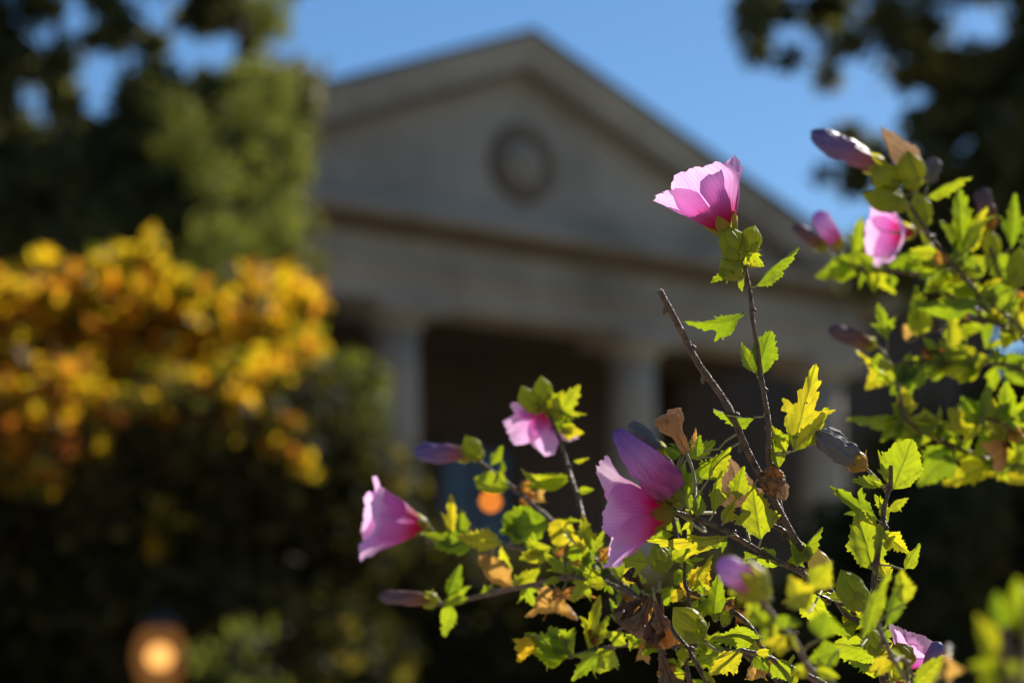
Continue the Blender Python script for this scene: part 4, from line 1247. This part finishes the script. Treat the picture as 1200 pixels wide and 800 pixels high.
# ------------------------------------------------------------------ second plant, upper right, out of focus
r2 = at(1330, 400, 1.95 * 1.05); r2.z = 0
sh2 = empty('hibiscus_shrub', r2, label='softly blurred hibiscus shrub reaching in from the right edge with a blue rolled flower', cat='shrub', group='hibiscus plants in front of the building')
DSC[sh2.name] = 1.05
G2 = ground_py(1.95 * 1.05)
branch(sh2, [(1050, 222, 1.86), (1075, 255, 1.86), (1100, 290, 1.87), (1150, 345, 1.88), (1205, 393, 1.9), (1270, 470, 1.92), (1320, 800, 1.94), (1330, G2, 1.95)], 3.2, 8.0)
branch(sh2, [(985, 306, 2.0), (1018, 314, 1.99), (1058, 318, 1.98), (1085, 327, 1.97), (1115, 347, 1.96), (1160, 372, 1.94), (1225, 420, 1.92), (1275, 480, 1.92)], 2.6, 5.0)
branch(sh2, [(1058, 490, 1.84), (1085, 508, 1.85), (1135, 529, 1.86), (1170, 542, 1.88), (1230, 560, 1.9), (1300, 640, 1.93)], 3.4, 5.0)
branch(sh2, [(1052, 450, 1.84), (1055, 470, 1.84), (1062, 492, 1.84)], 2.0, 2.8)
branch(sh2, [(1030, 428, 1.90), (1080, 425, 1.90), (1130, 428, 1.91), (1200, 434, 1.92), (1290, 520, 1.92)], 2.4, 4.4)
branch(sh2, [(1078, 393, 1.94), (1105, 385, 1.94), (1145, 374, 1.94), (1190, 388, 1.93)], 2.2, 3.4)
branch(sh2, [(1092, 296, 1.9), (1096, 310, 1.9), (1112, 318, 1.9), (1130, 327, 1.89)], 2.0, 2.4)
branch(sh2, [(1160, 290, 1.92), (1175, 330, 1.92), (1200, 370, 1.92), (1240, 430, 1.92)], 2.2, 3.6)
branch(sh2, [(1150, 490, 1.83), (1180, 500, 1.84), (1230, 520, 1.88), (1290, 600, 1.92)], 2.4, 3.6)
rolled(sh2, 'rolled_flower', 1030, 196, 951, 156, 27, 'blue_bud_petal', 'slim', seed=51, twist=2.6, crumple=.14, depth=1.86, cal=(30, 15), attach=(1052, 224), label='large blue purple flower rolled closed')
rolled(sh2, 'rolled_flower', 982, 287, 956, 248, 22, 'bud_petal', 'slim', seed=52, depth=2.0, cal=(20, 11), attach=(990, 306))
rolled(sh2, 'rolled_flower', 964, 290, 930, 264, 16, 'brown_bud_petal', 'slim', seed=53, depth=2.0, attach=(988, 306), cal=(18, 10))
rolled(sh2, 'wilted_flower', 1072, 196, 1034, 150, 28, 'dry_flower', 'drop', seed=54, twist=.6, crumple=.3, ridge=.25, depth=1.86, attach=(1062, 240), label='tan dried flower')
rolled(sh2, 'wilted_flower', 1088, 214, 1096, 186, 18, 'grey_flower', 'slim', seed=55, twist=.5, crumple=.3, depth=1.89, attach=(1075, 255))
rolled(sh2, 'wilted_flower', 1022, 404, 972, 386, 20, 'brown_bud_petal', 'slim', seed=56, twist=.8, crumple=.25, depth=1.92, attach=(1040, 426), cal=(18, 10))
rolled(sh2, 'wilted_flower', 1160, 262, 1150, 222, 20, 'brown_bud_petal', 'slim', seed=57, twist=.8, crumple=.3, depth=1.93, attach=(1164, 296), cal=(26, 12), calmat='old_calyx')
flower(sh2, 1070, 272, -46, 2, 18, 58, a0=24, a1=42, flare=22, spin=0.5, hw=.5, seed=17, ruff=.07, cal=(18, 10), depth=1.93, attach=(1092, 298))
for bx, by, tx, ty, wd, sd, dp in [(1047, 216, 1024, 194, 38, 61, 1.855), (1070, 216, 1063, 176, 40, 62, 1.85), (1056, 240, 1010, 228, 34, 63, 1.85), (1080, 262, 1076, 225, 36, 64, 1.87), (1190, 330, 1196, 288, 34, 65, 1.88), (1164, 300, 1158, 268, 26, 66, 1.93), (1045, 440, 1030, 420, 22, 67, 1.88), (1130, 495, 1110, 478, 24, 68, 1.84), (1050, 225, 1035, 248, 30, 69, 1.86), (1098, 310, 1092, 290, 20, 70, 1.9)]:
    capsule(sh2, bx, by, tx, ty, wd * .8, seed=sd, depth=dp)
LV2 = [
    (1085, 232, 1143, 206, 26, 58, .5, .4, 'b'), (1130, 304, 1122, 212, 72, 10, .3, .35, 'c', 8), (1128, 300, 1158, 238, 30, 40, .5, .4, 'b', 10), (1185, 292, 1190, 222, 38, 15, .4, .4, 'c'), (1182, 330, 1166, 294, 36, 15, .4, .3, 'd', -6),
    (1000, 302, 1010, 250, 34, 25, .4, .35, 'c'), (1002, 308, 952, 326, 30, 30, .5, .3, 'a'), (992, 308, 985, 332, 30, 20, .4, .3, 'd'), (1010, 312, 978, 300, 30, 30, .4, .3, 'a'), (1034, 316, 1002, 296, 28, 20, .4, .3, 'a'), (1040, 312, 1092, 298, 26, 40, .4, .3, 'a'),
    (1058, 318, 1078, 306, 22, 15, .4, .3, 'a', 6), (1044, 322, 1044, 338, 14, 10, .4, .3, 'd'), (1150, 352, 1064, 356, 36, -50, -.5, .3, 'b', 10), (1080, 390, 1072, 332, 34, 20, .4, .3, 'a', -8), (1078, 395, 1075, 362, 34, 15, .4, .3, 'd'), (1112, 412, 1114, 358, 28, 30, -.4, .3, 'a', 10),
    (1040, 398, 1028, 352, 34, 10, .4, .3, 'c'), (1085, 424, 1040, 464, 38, 22, .4, .3, 'a', 6), (1080, 428, 1034, 452, 26, 30, .4, .3, 'a'), (1042, 428, 1012, 458, 32, 25, .5, .3, 'a'), (1040, 426, 1016, 428, 28, 30, .4, .3, 'a'), (1120, 424, 1088, 418, 24, 20, .3, .2, 'd'), (1145, 424, 1118, 408, 28, 20, .3, .2, 'd'),
    (1150, 430, 1106, 436, 32, 20, .3, .2, 'd', 4), (1160, 426, 1182, 416, 22, 20, .3, .2, 'd'), (1170, 428, 1205, 420, 24, 20, .3, .2, 'd'), (1222, 432, 1174, 440, 32, 20, .3, .2, 'd', 4), (1078, 502, 984, 488, 30, -40, .4, .3, 'b', 6), (1060, 492, 1058, 450, 30, 20, .4, .3, 'a', -6), (1062, 494, 1046, 472, 28, 20, .4, .3, 'a', -4),
    (1078, 502, 1106, 488, 28, 25, .4, .3, 'a'), (1070, 505, 1054, 514, 24, 20, .4, .3, 'a'), (1120, 524, 1072, 572, 48, 20, .5, .3, 'a', 6), (1162, 542, 1100, 570, 32, 28, .4, .3, 'b', 8), (1140, 530, 1102, 536, 26, 60, .5, .4, 'd', 10), (1150, 500, 1104, 502, 52, 25, .4, .3, 'c', 8), (1150, 498, 1125, 462, 40, 25, .5, .3, 'a', 6),
    (1150, 490, 1160, 445, 26, 35, .4, .4, 'b', 10), (1180, 500, 1180, 442, 50, 15, .4, .3, 'c', 10), (1200, 505, 1168, 484, 40, 30, .4, .3, 'd', 8), (1215, 510, 1200, 450, 50, 20, .4, .3, 'c', 6), (1175, 500, 1140, 540, 40, 30, .5, .3, 'a', -4), (1190, 545, 1215, 510, 40, 30, .4, .3, 'a', 4),
    (1180, 380, 1150, 342, 44, 20, .4, .3, 'c', -10), (1160, 360, 1190, 330, 44, 20, .4, .3, 'd', 4), (1205, 395, 1186, 352, 40, 20, .4, .3, 'a', 6), (1120, 350, 1098, 330, 28, 20, .4, .3, 'a', -8), (1215, 300, 1196, 250, 44, 20, .4, .3, 'c', 4), (1190, 385, 1176, 410, 30, 40, .5, .3, 'a', 4), (1100, 330, 1082, 344, 22, 25, .4, .3, 'a'),
    (1210, 560, 1165, 560, 30, 55, .4, .3, 'a', 4), (1120, 528, 1140, 512, 24, 30, .3, .3, 'a', 2), (1150, 325, 1134, 300, 40, 15, .4, .3, 'd', -6), (1130, 330, 1112, 312, 30, 20, .4, .3, 'a', -6), (1170, 350, 1145, 335, 34, 25, .4, .3, 'a', 2),
]
for row in LV2:
    row = list(row)
    kw = dict(zip(('wpx', 'roll', 'bend', 'fold', 'kind', 'db', 'dt', 'mat'), row[4:]))
    leaf(sh2, *row[:4], **kw)
for bx, by, tx, ty, wd, bd in [(1100, 290, 1102, 318, 22, 1.6), (1090, 428, 1080, 405, 26, 1.8), (1062, 400, 1058, 378, 14, 1.2), (1180, 500, 1195, 520, 48, 2.0), (1195, 340, 1200, 365, 34, 1.8), (1185, 525, 1160, 530, 30, 1.8), (1165, 330, 1168, 355, 22, 1.6), (1130, 360, 1126, 380, 18, 1.4)]:
    leaf(sh2, bx, by, tx, ty, wd, 20, bd, .5, 'd', mat='dry_leaf', wave=.11, name='dry_leaf', curl=.8)

tufts(sh2, 0, [(980, 300, 1130, 360, 14), (1100, 280, 1200, 560, 46), (1030, 380, 1130, 440, 12), (1050, 450, 1200, 560, 28)], 24, 50, 9)

# ------------------------------------------------------------------ nearest shoot, lower right corner, strongly blurred
r3 = at(1190, 400, 1.0); r3.z = 0
sh3 = empty('hibiscus_shoot', r3, label='leafy green shoot very close and strongly blurred in the lower right corner', cat='shrub', group='hibiscus plants in front of the building')
G3 = ground_py(1.0)
branch(sh3, [(1172, 735, .92), (1176, 775, .92), (1182, 850, .93), (1195, 1500, .96), (1190, G3, 1.0)], 3.0, 5.0)
branch(sh3, [(1205, 690, .90), (1200, 770, .91), (1190, 870, .93)], 2.6, 3.4)
for bx, by, tx, ty, wd, roll in [(1176, 775, 1140, 716, 44, 20), (1178, 790, 1132, 778, 40, 35), (1176, 740, 1166, 690, 34, 20), (1200, 740, 1190, 672, 44, 20), (1205, 760, 1222, 690, 50, 15), (1185, 800, 1160, 770, 40, 25), (1188, 800, 1215, 760, 50, 25), (1170, 800, 1146, 800, 34, 35)]:
    leaf(sh3, bx, by, tx, ty, wd, roll, .5, .3, 'a')
